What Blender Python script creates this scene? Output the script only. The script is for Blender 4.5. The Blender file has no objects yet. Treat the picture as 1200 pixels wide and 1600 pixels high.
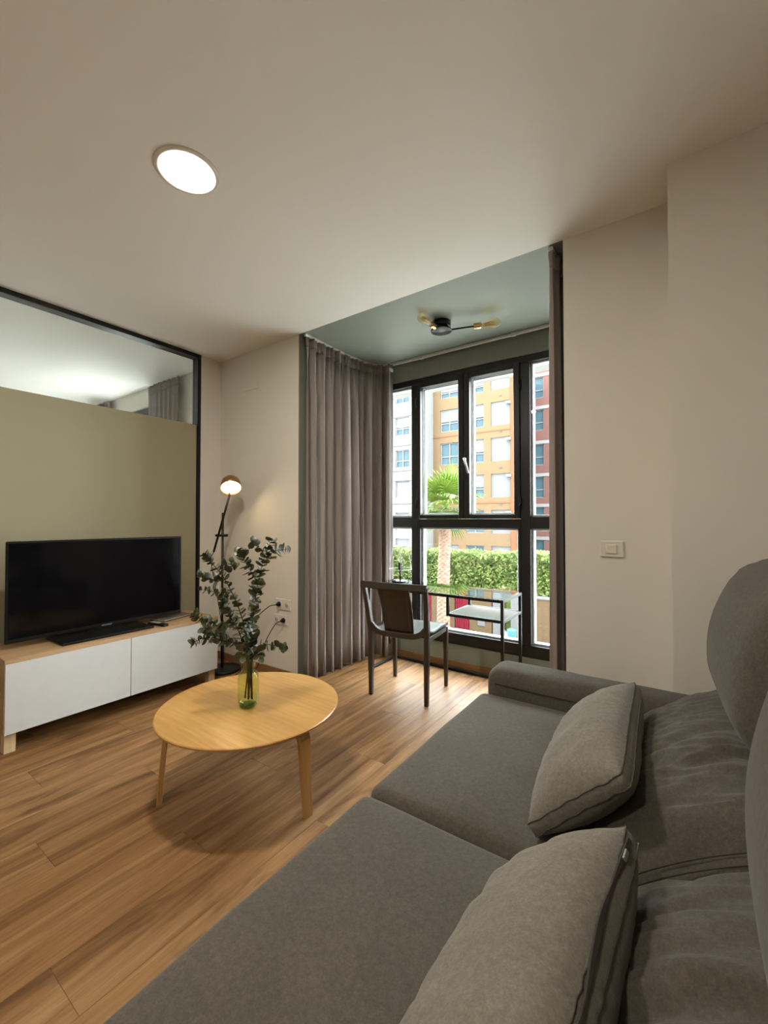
import bpy, bmesh, math, random
from mathutils import Vector, Matrix, noise
random.seed(7)
PI = math.pi
R = math.radians
scene = bpy.context.scene
COL = scene.collection

# ---------------------------------------------------------------- camera
F_PX, YAW, CAM_H = 662.0, R(35.02), 1.19
PITCH = math.atan(12 / 662.0)
cd = bpy.data.cameras.new('camera')
cd.sensor_fit = 'HORIZONTAL'; cd.sensor_width = 36.0; cd.lens = 36.0 * F_PX / 1200.0
cd.clip_start = 0.02; cd.clip_end = 400
cam = bpy.data.objects.new('camera', cd); COL.objects.link(cam)
cam.location = (0, 0, CAM_H); cam.rotation_euler = (PI / 2 + PITCH, 0, YAW)
scene.camera = cam

# ---------------------------------------------------------------- sky, exposure
SKY = 27.0
w = bpy.data.worlds.new('overcast_sky'); scene.world = w; w.use_nodes = True
bg = w.node_tree.nodes['Background']
bg.inputs[0].default_value = (0.90, 0.96, 1.0, 1); bg.inputs[1].default_value = SKY
vs = scene.view_settings
vs.view_transform = 'Standard'; vs.look = 'None'; vs.gamma = 1.0
vs.use_curve_mapping = False; vs.exposure = 0.2
DOWNLIGHT = 250.0      # emission of the LED diffusers
LAMP = 26.0           # emission of the floor lamp diffuser

# ---------------------------------------------------------------- view helper (pixel -> point)
_r = Vector((math.cos(YAW), math.sin(YAW), 0)); _f0 = Vector((-math.sin(YAW), math.cos(YAW), 0)); _z = Vector((0, 0, 1))
_f = _f0 * math.cos(PITCH) + _z * math.sin(PITCH); _u = _z * math.cos(PITCH) - _f0 * math.sin(PITCH)
def at(x, y, X=None, Y=None, Z=None):
    d = _f + _r * ((x - 600) / F_PX) + _u * ((800 - y) / F_PX)
    t = X / d.x if X is not None else (Y / d.y if Y is not None else (Z - CAM_H) / d.z)
    return Vector((0, 0, CAM_H)) + d * t

# ================================================================ materials
class NT:
    def __init__(s, name):
        m = bpy.data.materials.new(name); m.use_nodes = True
        s.m = m; s.t = m.node_tree; s.n = s.t.nodes; s.l = s.t.links
        s.b = s.n['Principled BSDF']; s.out = s.n['Material Output']
    def node(s, k, **kw):
        n = s.n.new(k)
        for a, v in kw.items(): setattr(n, a, v)
        return n
    def link(s, a, b): s.l.new(a, b)
    def coord(s, kind='Object', scale=(1, 1, 1), rnd=False):
        tc = s.node('ShaderNodeTexCoord'); mp = s.node('ShaderNodeMapping')
        mp.inputs['Scale'].default_value = scale
        src = tc.outputs[kind]
        if rnd:
            oi = s.node('ShaderNodeObjectInfo'); ml = s.node('ShaderNodeVectorMath', operation='SCALE')
            cx = s.node('ShaderNodeCombineXYZ')
            s.link(oi.outputs['Random'], cx.inputs[0]); s.link(oi.outputs['Random'], cx.inputs[1]); s.link(oi.outputs['Random'], cx.inputs[2])
            s.link(cx.outputs[0], ml.inputs[0]); ml.inputs['Scale'].default_value = 37.0
            ad = s.node('ShaderNodeVectorMath', operation='ADD')
            s.link(src, ad.inputs[0]); s.link(ml.outputs[0], ad.inputs[1]); src = ad.outputs[0]
        s.link(src, mp.inputs[0]); return mp.outputs[0]
    def noise(s, vec, scale, detail=3, rough=.5, dist=0):
        n = s.node('ShaderNodeTexNoise'); s.link(vec, n.inputs['Vector'])
        n.inputs['Scale'].default_value = scale; n.inputs['Detail'].default_value = detail
        n.inputs['Roughness'].default_value = rough; n.inputs['Distortion'].default_value = dist
        return n.outputs['Fac']
    def ramp(s, fac, stops):
        r = s.node('ShaderNodeValToRGB'); s.link(fac, r.inputs[0]); e = r.color_ramp.elements
        e[0].position, e[0].color = stops[0][0], (*stops[0][1], 1)
        e[1].position, e[1].color = stops[-1][0], (*stops[-1][1], 1)
        for p, c in stops[1:-1]:
            k = e.new(p); k.color = (*c, 1)
        return r.outputs[0]
    def mix(s, fac, a, b, mode='MIX'):
        m = s.node('ShaderNodeMix', data_type='RGBA', blend_type=mode)
        if isinstance(fac, (int, float)): m.inputs[0].default_value = fac
        else: s.link(fac, m.inputs[0])
        for sock, v in ((m.inputs[6], a), (m.inputs[7], b)):
            if isinstance(v, tuple): sock.default_value = (*v, 1)
            else: s.link(v, sock)
        return m.outputs[2]
    def bump(s, h, strength, dist=.002):
        b = s.node('ShaderNodeBump'); s.link(h, b.inputs['Height'])
        b.inputs['Strength'].default_value = strength; b.inputs['Distance'].default_value = dist
        s.link(b.outputs[0], s.b.inputs['Normal'])

def plain(name, c, rough=.5, metal=0, spec=.5, var=0.0, vscale=20, bump=0, bscale=200, emit=None, es=0, coat=0):
    t = NT(name); b = t.b
    b.inputs['Base Color'].default_value = (*c, 1); b.inputs['Roughness'].default_value = rough
    b.inputs['Metallic'].default_value = metal; b.inputs['Specular IOR Level'].default_value = spec
    if coat: b.inputs['Coat Weight'].default_value = coat; b.inputs['Coat Roughness'].default_value = .1
    if var or bump: v = t.coord()
    if var:
        f = t.noise(v, vscale, 3)
        t.link(t.ramp(f, [(.25, tuple(x * (1 - var) for x in c)), (.75, tuple(min(1, x * (1 + var)) for x in c))]), b.inputs['Base Color'])
    if bump: t.bump(t.noise(v, bscale, 2), bump)
    if emit: b.inputs['Emission Color'].default_value = (*emit, 1); b.inputs['Emission Strength'].default_value = es
    return t.m

def wood(name, dark, mid, light, along='Y', grain=14, rough=.42, knots=True, rnd=True, contrast=1.0, bump=.08):
    t = NT(name)
    sc = {'X': (.07, 1, 1), 'Y': (1, .07, 1), 'Z': (1, 1, .07)}[along]
    v = t.coord('Object', sc, rnd)
    broad = t.noise(v, grain * .55, 4, .55, .6)
    fine = t.noise(v, grain * 9, 3, .6)
    c1 = t.ramp(broad, [(.5 - .2 * contrast, dark), (.5, mid), (.5 + .2 * contrast, light)])
    c2 = t.ramp(fine, [(.3, (.80, .78, .74)), (.7, (1.0, 1.0, 1.0))])
    col = t.mix(1.0, c1, c2, 'MULTIPLY')
    if knots:
        v2 = t.coord('Object', {'X': (.22, 1, 1), 'Y': (1, .22, 1), 'Z': (1, 1, .22)}[along], rnd)
        k = t.noise(v2, grain * .45, 2, .4, .3)
        km = t.ramp(k, [(.66, (0, 0, 0)), (.76, (1, 1, 1))])
        sep = t.node('ShaderNodeRGBToBW'); t.link(km, sep.inputs[0])
        hm = t.node('ShaderNodeMath', operation='MULTIPLY'); t.link(sep.outputs[0], hm.inputs[0]); hm.inputs[1].default_value = .75
        col = t.mix(hm.outputs[0], col, tuple(x * .62 for x in dark))
    if rnd:
        oi = t.node('ShaderNodeObjectInfo')
        tone = t.ramp(oi.outputs['Random'], [(0, (.94, .94, .94)), (1, (1.05, 1.05, 1.05))])
        col = t.mix(1.0, col, tone, 'MULTIPLY')
    t.link(col, t.b.inputs['Base Color'])
    t.b.inputs['Roughness'].default_value = rough
    t.bump(fine, bump, .0006)
    return t.m

def glassmat(name, tint=(1, 1, 1), rough=0.0, ior=1.45):
    t = NT(name); t.n.remove(t.b)
    tr = t.node('ShaderNodeBsdfTransparent'); tr.inputs[0].default_value = (*tint, 1)
    gl = t.node('ShaderNodeBsdfGlossy'); gl.inputs['Roughness'].default_value = rough
    fr = t.node('ShaderNodeFresnel')      # thin sheet: the back face reflects like the front face
    ge = t.node('ShaderNodeNewGeometry'); mr = t.node('ShaderNodeMapRange')
    mr.inputs['To Min'].default_value = ior; mr.inputs['To Max'].default_value = 1 / ior
    t.link(ge.outputs['Backfacing'], mr.inputs['Value']); t.link(mr.outputs[0], fr.inputs[0])
    mx = t.node('ShaderNodeMixShader')
    t.link(fr.outputs[0], mx.inputs[0]); t.link(tr.outputs[0], mx.inputs[1]); t.link(gl.outputs[0], mx.inputs[2])
    t.link(mx.outputs[0], t.out.inputs[0]); return t.m

def fabric(name, c, var=.16, weave=900, bump=.25, sheen=.12, blot=7, mott=.15):
    t = NT(name); v = t.coord('Object')
    a = t.noise(v, weave * .35, 2, .7); b2 = t.noise(v, blot, 3, .5)
    c1 = t.ramp(a, [(.3, tuple(x * (1 - var) for x in c)), (.7, tuple(x * (1 + var) for x in c))])
    c2 = t.ramp(b2, [(.3, (.93, .93, .93)), (.7, (1.06, 1.06, 1.06))])
    c3 = t.ramp(t.noise(v, 95, 3, .7), [(.32, (1 - mott,) * 3), (.68, (1 + mott,) * 3)])
    t.link(t.mix(1.0, t.mix(1.0, c1, c3, 'MULTIPLY'), c2, 'MULTIPLY'), t.b.inputs['Base Color'])
    t.b.inputs['Roughness'].default_value = .95; t.b.inputs['Specular IOR Level'].default_value = .15
    t.b.inputs['Sheen Weight'].default_value = sheen; t.b.inputs['Sheen Roughness'].default_value = .5
    t.bump(a, bump, .0015); return t.m

def brickmat(name, c1, c2, mortar, scale=1.0):
    t = NT(name); v = t.coord('Object')
    sx = t.node('ShaderNodeSeparateXYZ'); t.link(v, sx.inputs[0]); cx = t.node('ShaderNodeCombineXYZ')
    t.link(sx.outputs[0], cx.inputs[0]); t.link(sx.outputs[2], cx.inputs[1])
    b = t.node('ShaderNodeTexBrick'); t.link(cx.outputs[0], b.inputs['Vector'])
    b.inputs['Color1'].default_value = (*c1, 1); b.inputs['Color2'].default_value = (*c2, 1); b.inputs['Mortar'].default_value = (*mortar, 1)
    b.inputs['Scale'].default_value = scale; b.inputs['Brick Width'].default_value = .25; b.inputs['Row Height'].default_value = .075; b.inputs['Mortar Size'].default_value = .008
    t.link(b.outputs['Color'], t.b.inputs['Base Color']); t.b.inputs['Roughness'].default_value = .9; t.b.inputs['Specular IOR Level'].default_value = .03
    return t.m

M = {}
M['wall'] = plain('white_wall_paint', (.75, .715, .645), .85, spec=.2, bump=.12, bscale=260)
M['ceil'] = plain('ceiling_paint', (.85, .828, .78), .9, spec=.15, bump=.1, bscale=220)
M['green'] = plain('sage_green_paint', (.245, .275, .228), .55, spec=.35, bump=.1, bscale=240)
M['olive'] = plain('olive_panel_paint', (.36, .335, .225), .7, spec=.25, bump=.08, bscale=260)
M['black_metal'] = plain('black_powder_coat', (.007, .007, .0075), .38, 0, .4)
M['frame'] = plain('dark_bronze_window_frame', (.016, .015, .014), .4, .1, .4)
M['bead'] = plain('pale_glazing_bead', (.55, .57, .58), .4)
def planks():
    t = NT('oak_laminate'); v = t.coord('Object', (1, .06, 1), True)
    broad = t.noise(v, 11, 5, .58, 1.1); mid = t.noise(v, 44, 4, .6, .5); fine = t.noise(v, 190, 3, .6)
    col = t.ramp(broad, [(.30, (.135, .060, .021)), (.43, (.255, .130, .050)), (.55, (.33, .182, .077)), (.72, (.44, .262, .125))])
    col = t.mix(1.0, col, t.ramp(mid, [(.30, (.80, .77, .72)), (.50, (.98, .98, .98)), (.72, (1.06, 1.06, 1.05))]), 'MULTIPLY')
    col = t.mix(1.0, col, t.ramp(fine, [(.3, (.86, .84, .80)), (.7, (1.05, 1.05, 1.05))]), 'MULTIPLY')
    v2 = t.coord('Object', (1, .20, 1), True)
    k = t.ramp(t.noise(v2, 8, 4, .6, .8), [(.55, (0, 0, 0)), (.70, (1, 1, 1))])
    bw = t.node('ShaderNodeRGBToBW'); t.link(k, bw.inputs[0])
    hm = t.node('ShaderNodeMath', operation='MULTIPLY'); t.link(bw.outputs[0], hm.inputs[0]); hm.inputs[1].default_value = .8
    col = t.mix(hm.outputs[0], col, (.095, .040, .014))
    oi = t.node('ShaderNodeObjectInfo')
    col = t.mix(1.0, col, t.ramp(oi.outputs['Random'], [(0, (.92, .92, .92)), (1, (1.06, 1.06, 1.06))]), 'MULTIPLY')
    t.link(col, t.b.inputs['Base Color']); t.b.inputs['Roughness'].default_value = .50; t.b.inputs['Specular IOR Level'].default_value = .3
    t.bump(fine, .08, .0006); return t.m
M['floor'] = planks()
M['base'] = wood('oak_baseboard', (.23, .11, .045), (.33, .17, .07), (.42, .23, .10), 'X', 12, .5, False)
M['base_y'] = wood('oak_baseboard_lengthwise', (.23, .11, .045), (.33, .17, .07), (.42, .23, .10), 'Y', 12, .5, False)
M['birch'] = wood('birch_veneer', (.46, .240, .072), (.57, .315, .100), (.66, .395, .145), 'X', 7, .30, False, False, 1.2, .04)
M['birchleg'] = wood('bent_birch', (.40, .215, .070), (.50, .285, .10), (.58, .35, .14), 'Z', 6, .35, False, True, 1.2, .04)
M['oakstand'] = wood('oak_foil', (.33, .20, .10), (.45, .29, .15), (.54, .36, .20), 'Y', 10, .5, False, False)
M['pineleg'] = wood('pale_wood_leg', (.55, .40, .22), (.66, .49, .28), (.74, .57, .35), 'Z', 8, .45, False)
M['white'] = plain('white_foil', (.60, .605, .585), .42, spec=.4, var=.02)
M['whiteplastic'] = plain('white_plastic', (.74, .70, .62), .35)
M['blackplastic'] = plain('black_plastic', (.006, .006, .0065), .35, spec=.3)
M['screen'] = plain('tv_screen_glass', (.003, .003, .004), .10, spec=.22)
M['silver'] = plain('silver_print', (.6, .6, .62), .3, .8)
M['paper'] = plain('paper_cover', (.55, .53, .49), .7)
M['brass'] = plain('brass', (.72, .50, .22), .25, 1.0)
M['bulbglass'] = glassmat('amber_bulb_glass', (.96, .86, .62))
M['clearglass'] = glassmat('clear_glass', (.97, .985, .98))
M['paneglass'] = glassmat('window_glass', (.96, .975, .97))
M['deskglass'] = glassmat('desk_glass', (.86, .93, .90))
M['vaseglass'] = glassmat('green_vase_glass', (.915, .962, .80), 0.0, 1.38)
M['vasebase'] = glassmat('green_vase_base_glass', (.66, .85, .62), 0.0, 1.38)
M['filament'] = plain('filament', (.6, .35, .1), .4, .5)
M['sofa'] = fabric('grey_brown_sofa_fabric', (.096, .083, .066))
M['pillow'] = fabric('taupe_pillow_fabric', (.20, .178, .145), .14)
M['seam'] = plain('dark_seam', (.05, .043, .036), .95)
M['curtain'] = fabric('taupe_curtain_fabric', (.285, .245, .222), .05, 600, .06, .1, 3, .03)
M['stem'] = plain('branch_bark', (.06, .042, .026), .8, var=.25, vscale=60)
def leafmat(name, a, b, spec=.6):
    t = NT(name); oi = t.node('ShaderNodeObjectInfo'); v = t.coord()
    col = t.ramp(oi.outputs['Random'], [(0, a), (1, b)])
    f = t.noise(v, 60, 2)
    t.link(t.mix(1.0, col, t.ramp(f, [(.3, (.85, .85, .85)), (.7, (1.1, 1.1, 1.1))]), 'MULTIPLY'), t.b.inputs['Base Color'])
    t.b.inputs['Roughness'].default_value = .42; t.b.inputs['Specular IOR Level'].default_value = spec
    return t.m
M['leaf'] = leafmat('eucalyptus_leaf', (.034, .045, .017), (.135, .155, .078))
M['chair'] = plain('taupe_chair_leather', (.046, .034, .024), .34, spec=.5, var=.08, vscale=30)
M['deskshelf'] = plain('brown_grey_shelf', (.13, .112, .095), .7, spec=.2)
M['copper'] = plain('copper_shade', (.35, .17, .07), .35, .7)
M['diffuser'] = plain('led_diffuser', (.9, .9, .9), .5, emit=(1.0, .925, .81), es=DOWNLIGHT)
M['lampglow'] = plain('lamp_diffuser', (.9, .85, .7), .5, emit=(1.0, .74, .38), es=LAMP)
M['shadefilm'] = glassmat('clear_shade_film', (.97, .975, .97), 0.0, 1.02)
M['wirewhite'] = plain('white_wire', (.78, .78, .78), .4)
M['track'] = plain('white_track', (.62, .62, .58), .45)
# outdoors
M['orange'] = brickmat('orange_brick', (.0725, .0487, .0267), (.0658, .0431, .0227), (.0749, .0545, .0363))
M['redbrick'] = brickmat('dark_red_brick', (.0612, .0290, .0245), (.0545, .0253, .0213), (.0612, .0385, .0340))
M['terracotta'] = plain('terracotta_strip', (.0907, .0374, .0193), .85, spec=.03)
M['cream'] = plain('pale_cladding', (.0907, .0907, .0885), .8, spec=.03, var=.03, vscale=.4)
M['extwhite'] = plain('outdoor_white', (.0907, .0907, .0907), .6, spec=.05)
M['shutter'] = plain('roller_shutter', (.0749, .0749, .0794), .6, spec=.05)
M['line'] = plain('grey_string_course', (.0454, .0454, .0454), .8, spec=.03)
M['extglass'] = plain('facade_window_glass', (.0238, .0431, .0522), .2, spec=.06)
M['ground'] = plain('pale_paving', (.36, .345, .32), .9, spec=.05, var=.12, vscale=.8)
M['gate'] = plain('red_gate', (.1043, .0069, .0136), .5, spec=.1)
def hedgemat():
    t = NT('hedge_foliage'); v = t.coord()
    f = t.noise(v, 2.2, 5, .75)
    t.link(t.ramp(f, [(.30, (.034, .056, .019)), (.48, (.080, .114, .026)), (.60, (.145, .178, .055)), (.68, (.20, .165, .105)), (.80, (.28, .25, .20))]), t.b.inputs['Base Color'])
    t.b.inputs['Roughness'].default_value = .6; t.b.inputs['Specular IOR Level'].default_value = .12; return t.m
M['hedge'] = hedgemat()
M['palm'] = leafmat('palm_frond', (.0589, .1089, .0113), (.1043, .1497, .0249), .1)
M['trunk'] = plain('palm_trunk', (.1361, .0794, .0545), .95, var=.4, vscale=9, bump=.6, bscale=14)
M['teal'] = plain('teal_plastic', (.0227, .1247, .1406), .5)
M['slab'] = plain('pale_render_slab', (.11, .11, .105), .85)

# ================================================================ mesh helpers
class MB:
    def __init__(s): s.v = []; s.f = []; s.sm = []
    def add(s, vs, fs, smooth=False):
        o = len(s.v); s.v += [tuple(v) for v in vs]
        s.f += [tuple(i + o for i in f) for f in fs]; s.sm += [smooth] * len(fs); return s
    def box(s, lo, hi, ch=0.0, mat=None):
        lo = Vector(lo); hi = Vector(hi)
        if ch <= 0:
            vs = [Vector((x, y, z)) for x in (lo.x, hi.x) for y in (lo.y, hi.y) for z in (lo.z, hi.z)]
            fs = [(0, 1, 3, 2), (4, 6, 7, 5), (0, 4, 5, 1), (2, 3, 7, 6), (0, 2, 6, 4), (1, 5, 7, 3)]
        else:
            c = (lo + hi) / 2; h = (hi - lo) / 2; ch = min(ch, .49 * min(h) * 2); vs = []; idx = {}
            for sx in (-1, 1):
                for sy in (-1, 1):
                    for sz in (-1, 1):
                        sg = (sx, sy, sz)
                        for a in range(3):
                            p = [0, 0, 0]
                            for b in range(3): p[b] = c[b] + sg[b] * (h[b] - (0 if b == a else ch))
                            idx[(sg, a)] = len(vs); vs.append(Vector(p))
            fs = []
            for a in range(3):
                b, d = (a + 1) % 3, (a + 2) % 3
                for sg in (-1, 1):
                    q = []
                    for (sb, sd) in ((-1, -1), (1, -1), (1, 1), (-1, 1)):
                        t = [0, 0, 0]; t[a] = sg; t[b] = sb; t[d] = sd; q.append(idx[(tuple(t), a)])
                    fs.append(tuple(q if sg > 0 else q[::-1]))
                for sb in (-1, 1):
                    for sd in (-1, 1):
                        t0 = [0, 0, 0]; t1 = [0, 0, 0]
                        t0[a] = -1; t1[a] = 1
                        for t in (t0, t1): t[b] = sb; t[d] = sd
                        q = [idx[(tuple(t0), b)], idx[(tuple(t1), b)], idx[(tuple(t1), d)], idx[(tuple(t0), d)]]
                        fs.append(tuple(q if sb * sd > 0 else q[::-1]))
            for sx in (-1, 1):
                for sy in (-1, 1):
                    for sz in (-1, 1):
                        q = [idx[((sx, sy, sz), a)] for a in range(3)]
                        fs.append(tuple(q if sx * sy * sz > 0 else q[::-1]))
        if mat is not None: vs = [mat @ v for v in vs]
        return s.add(vs, fs)
    def tube(s, pts, r, n=10, caps=True, smooth=True):
        pts = [Vector(p) for p in pts]; rr = r if isinstance(r, (list, tuple)) else [r] * len(pts)
        vs = []; prev = None
        for i, p in enumerate(pts):
            d = (pts[min(i + 1, len(pts) - 1)] - pts[max(i - 1, 0)]).normalized()
            if prev is None:
                a = Vector((0, 0, 1)) if abs(d.z) < .9 else Vector((1, 0, 0))
                u = d.cross(a).normalized()
            else:
                u = (prev - d * prev.dot(d)).normalized()
            prev = u; v = d.cross(u)
            for k in range(n):
                t = 2 * PI * k / n; vs.append(p + (u * math.cos(t) + v * math.sin(t)) * rr[i])
        fs = []
        for i in range(len(pts) - 1):
            for k in range(n):
                a = i * n + k; b = i * n + (k + 1) % n; fs.append((a, b, b + n, a + n))
        s.add(vs, fs, smooth)
        if caps: s.add(vs[:n], [tuple(range(n - 1, -1, -1))]); s.add(vs[-n:], [tuple(range(n))])
        return s
    def lathe(s, prof, n=32, mat=None, smooth=True, closed=False):
        vs = []
        for (r, z) in prof:
            for k in range(n):
                t = 2 * PI * k / n; vs.append(Vector((r * math.cos(t), r * math.sin(t), z)))
        if mat is not None: vs = [mat @ v for v in vs]
        m = len(prof); fs = []
        for i in range(m - 1 if not closed else m):
            j = (i + 1) % m
            for k in range(n): fs.append((i * n + k, i * n + (k + 1) % n, j * n + (k + 1) % n, j * n + k))
        s.add(vs, fs, smooth)
        if not closed:
            s.add(vs[:n], [tuple(range(n - 1, -1, -1))]); s.add(vs[-n:], [tuple(range(n))])
        return s
    def sweep(s, pts, half_w, half_t, wdir, smooth=False):
        """rectangular section along pts; wdir = direction of the width"""
        pts = [Vector(p) for p in pts]; wd = Vector(wdir).normalized(); vs = []
        for i, p in enumerate(pts):
            d = (pts[min(i + 1, len(pts) - 1)] - pts[max(i - 1, 0)]).normalized()
            t = d.cross(wd).normalized()
            hw = half_w[i] if isinstance(half_w, (list, tuple)) else half_w
            ht = half_t[i] if isinstance(half_t, (list, tuple)) else half_t
            c = min(hw, ht) * .35
            for (a, b) in ((-hw + c, -ht), (hw - c, -ht), (hw, -ht + c), (hw, ht - c), (hw - c, ht), (-hw + c, ht), (-hw, ht - c), (-hw, -ht + c)):
                vs.append(p + wd * a + t * b)
        n = 8; fs = []
        for i in range(len(pts) - 1):
            for k in range(n): fs.append((i * n + k, i * n + (k + 1) % n, (i + 1) * n + (k + 1) % n, (i + 1) * n + k))
        s.add(vs, fs, smooth); s.add(vs[:n], [tuple(range(n - 1, -1, -1))]); s.add(vs[-n:], [tuple(range(n))])
        return s
    def build(s, name, mat, parent=None, origin=None, fix=True):
        o = Vector(origin) if origin is not None else (parent.matrix_basis.translation.copy() if (parent is not None and parent.get('_w')) else Vector((0, 0, 0)))
        me = bpy.data.meshes.new(name)
        me.from_pydata([tuple(Vector(v) - o) for v in s.v], [], s.f)
        me.polygons.foreach_set('use_smooth', s.sm)
        if fix:
            bm = bmesh.new(); bm.from_mesh(me); bmesh.ops.remove_doubles(bm, verts=bm.verts, dist=1e-5)
            bmesh.ops.recalc_face_normals(bm, faces=bm.faces); bm.to_mesh(me); bm.free()
        me.update()
        ob = bpy.data.objects.new(name, me); COL.objects.link(ob)
        if mat is not None: me.materials.append(M[mat] if isinstance(mat, str) else mat)
        if parent is not None: ob.parent = parent
        if origin is not None and parent is None: ob.location = o
        elif origin is not None: ob.location = o - (WLOC.get(parent.name, Vector((0, 0, 0))))
        WLOC[ob.name] = WLOC.get(parent.name, Vector((0, 0, 0))) if (parent is not None and origin is None) else o
        if parent is not None and origin is None and not parent.get('_w'):
            WLOC[ob.name] = Vector((0, 0, 0))
        return ob
WLOC = {}
def tag(o, label=None, cat=None, group=None, kind=None):
    if label: o['label'] = label
    if cat: o['category'] = cat
    if group: o['group'] = group
    if kind: o['kind'] = kind
    return o
def thing(name, label, cat, loc=(0, 0, 0), rz=0, group=None, world=True, kind=None):
    """Empty at a thing's base. world=True: parts are given in world coordinates (no rotation)."""
    o = bpy.data.objects.new(name, None); COL.objects.link(o); o.empty_display_size = .05
    o.location = loc; o.rotation_euler = (0, 0, rz)
    o.matrix_basis = Matrix.Translation(loc) @ Matrix.Rotation(rz, 4, 'Z')
    if world: o['_w'] = 1
    WLOC[o.name] = Vector(loc)
    return tag(o, label, cat, group, kind)
def B(name, lo, hi, mat, parent=None, ch=0.0, origin=None):
    return MB().box(lo, hi, ch).build(name, mat, parent, origin)
def sub(ob):
    """let sub-parts of a part be given in the same world coordinates"""
    return ob
def copy_tree(o, parent=None):
    c = o.copy(); COL.objects.link(c); c.parent = parent
    for ch in o.children: copy_tree(ch, c)
    return c
def struct(name, lo, hi, mat, label, cat, ch=0.0):
    o = B(name, lo, hi, mat, None, ch, origin=((lo[0] + hi[0]) / 2, (lo[1] + hi[1]) / 2, lo[2]))
    return tag(o, label, cat, None, 'structure')
def child_w(mb, name, mat, parent, base):
    """child mesh in world coords under a mesh parent whose origin sits at base (unrotated)"""
    ob = mb.build(name, mat, None, None); me = ob.data
    me.transform(Matrix.Translation(-Vector(base))); ob.parent = parent; return ob

# ================================================================ the room
ZC = 2.57                     # ceiling
XL, XR = -3.285, 0.62         # side walls
YB = 2.20                     # wall with the alcove
YW = 3.15                     # inner face of window wall
AX0, AX1 = -2.310, -0.463     # alcove clear width
YR = -2.55                    # wall behind the camera

flo = struct('floor', (XL - .15, YR - .1, -.20), (XR + .1, YW + .15, -.012), 'floor', 'oak plank floor running towards the window', 'floor')
pw = .192; x = XL - .02; row = 0
while x < XR:
    x1 = x + pw
    ymax = YW + .02 if (x1 > AX0 and x < AX1) else YB + .02
    y = YR - (row * .47) % 1.28
    while y < ymax:
        y1 = min(y + 1.28, ymax); y0 = max(y, YR)
        if y1 - y0 > .03:
            p = MB().box((x + .0003, y0 + .0003, -.0118), (x1 - .0003, y1 - .0003, 0), .0007)
            o = p.build('plank', 'floor', None, origin=((x + x1) / 2, (y0 + y1) / 2, -.012))
            o.parent = flo; o.location = Vector(((x + x1) / 2, (y0 + y1) / 2, -.012)) - flo.location
        y += 1.28
    x = x1; row += 1

struct('ceiling', (-6.9, YR - .1, ZC), (XR + .1, YB, ZC + .2), 'ceil', 'white ceiling of the living room', 'ceiling')
struct('ceiling_alcove', (AX0 - .2, YB, ZC), (AX1 + .2, YW + .15, ZC + .2), 'green', 'sage green ceiling of the window alcove', 'ceiling')
struct('wall_back', (XL - .15, YB, 0), (AX0 - .006, YB + .15, ZC), 'wall', 'white wall with sockets between glass partition and curtain', 'wall')
struct('wall_back_right', (AX1, YB, 0), (0.05, YB + .15, ZC), 'wall', 'white wall with the light switch beside the alcove', 'wall')
struct('wall_column', (-.03, 1.955, 0), (XR + .1, YB + .15, ZC), 'wall', 'projecting white column behind the sofa end', 'wall')
struct('wall_right', (XR, YR, 0), (XR + .12, 1.955, ZC), 'wall', 'white wall behind the sofa back', 'wall')
struct('wall_rear', (XL - .15, YR - .12, 0), (XR + .12, YR, ZC), 'wall', 'white wall closing the room opposite the window', 'wall')
struct('wall_alcove_left', (AX0 - .006, YB, 0), (AX0, YW + .12, ZC), 'green', 'sage green alcove side wall behind the long curtain', 'wall')
struct('wall_alcove_right', (AX1, YB + .15, 0), (AX1 + .016, YW + .12, ZC), 'green', 'sage green alcove side wall behind the narrow curtain', 'wall')
struct('wall_outer_left', (AX0 - .2, YB + .15, -.2), (AX0 - .0065, YW + .15, ZC + .2), 'slab', 'pale rendered outer cheek of the bay beside the bedroom', 'wall')
struct('wall_outer_right', (AX1 + .0165, YB + .15, -.2), (AX1 + .2, YW + .15, ZC + .2), 'slab', 'pale rendered outer cheek of the bay beside the column', 'wall')
WZ0, WZ1 = .18, 2.413
struct('wall_parapet', (AX0, YW, 0), (AX1, YW + .12, WZ0), 'green', 'low sage green wall under the window', 'wall')
struct('wall_lintel', (AX0, YW, WZ1), (AX1, YW + .12, ZC), 'green', 'sage green strip of wall above the window', 'wall')
struct('wall_left_rear', (XL - .12, YR, 0), (XL, -1.0, ZC), 'wall', 'white wall beside the glass partition towards the rear', 'wall')
struct('wall_left', (XL - .12, 2.013, 0), (XL, YB, ZC), 'wall', 'narrow strip of white wall between black frame and corner', 'wall')
struct('baseboard_back', (XL + .012, YB - .012, 0), (AX0 - .006, YB, .06), 'base', 'oak baseboard under the sockets', 'baseboard', .002)
struct('baseboard_left', (XL, 2.02, 0), (XL + .012, YB, .06), 'base_y', 'short oak baseboard behind the floor lamp', 'baseboard', .002)
struct('baseboard_window', (AX0, YW - .012, 0), (AX1, YW, .055), 'base', 'oak baseboard under the window', 'baseboard', .002)
struct('baseboard_back_right', (AX1, YB - .012, 0), (-.03, YB, .06), 'base', 'oak baseboard under the light switch', 'baseboard', .002)
struct('baseboard_column', (-.03, 1.943, 0), (XR, 1.955, .06), 'base', 'oak baseboard of the column behind the sofa', 'baseboard', .002)
struct('ceiling_overhang', (AX0 - .35, YW + .15, 2.48), (AX1 + 2.2, 3.80, ZC + .2), 'slab', 'pale concrete overhang above the window outside', 'overhang', .01)

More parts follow.
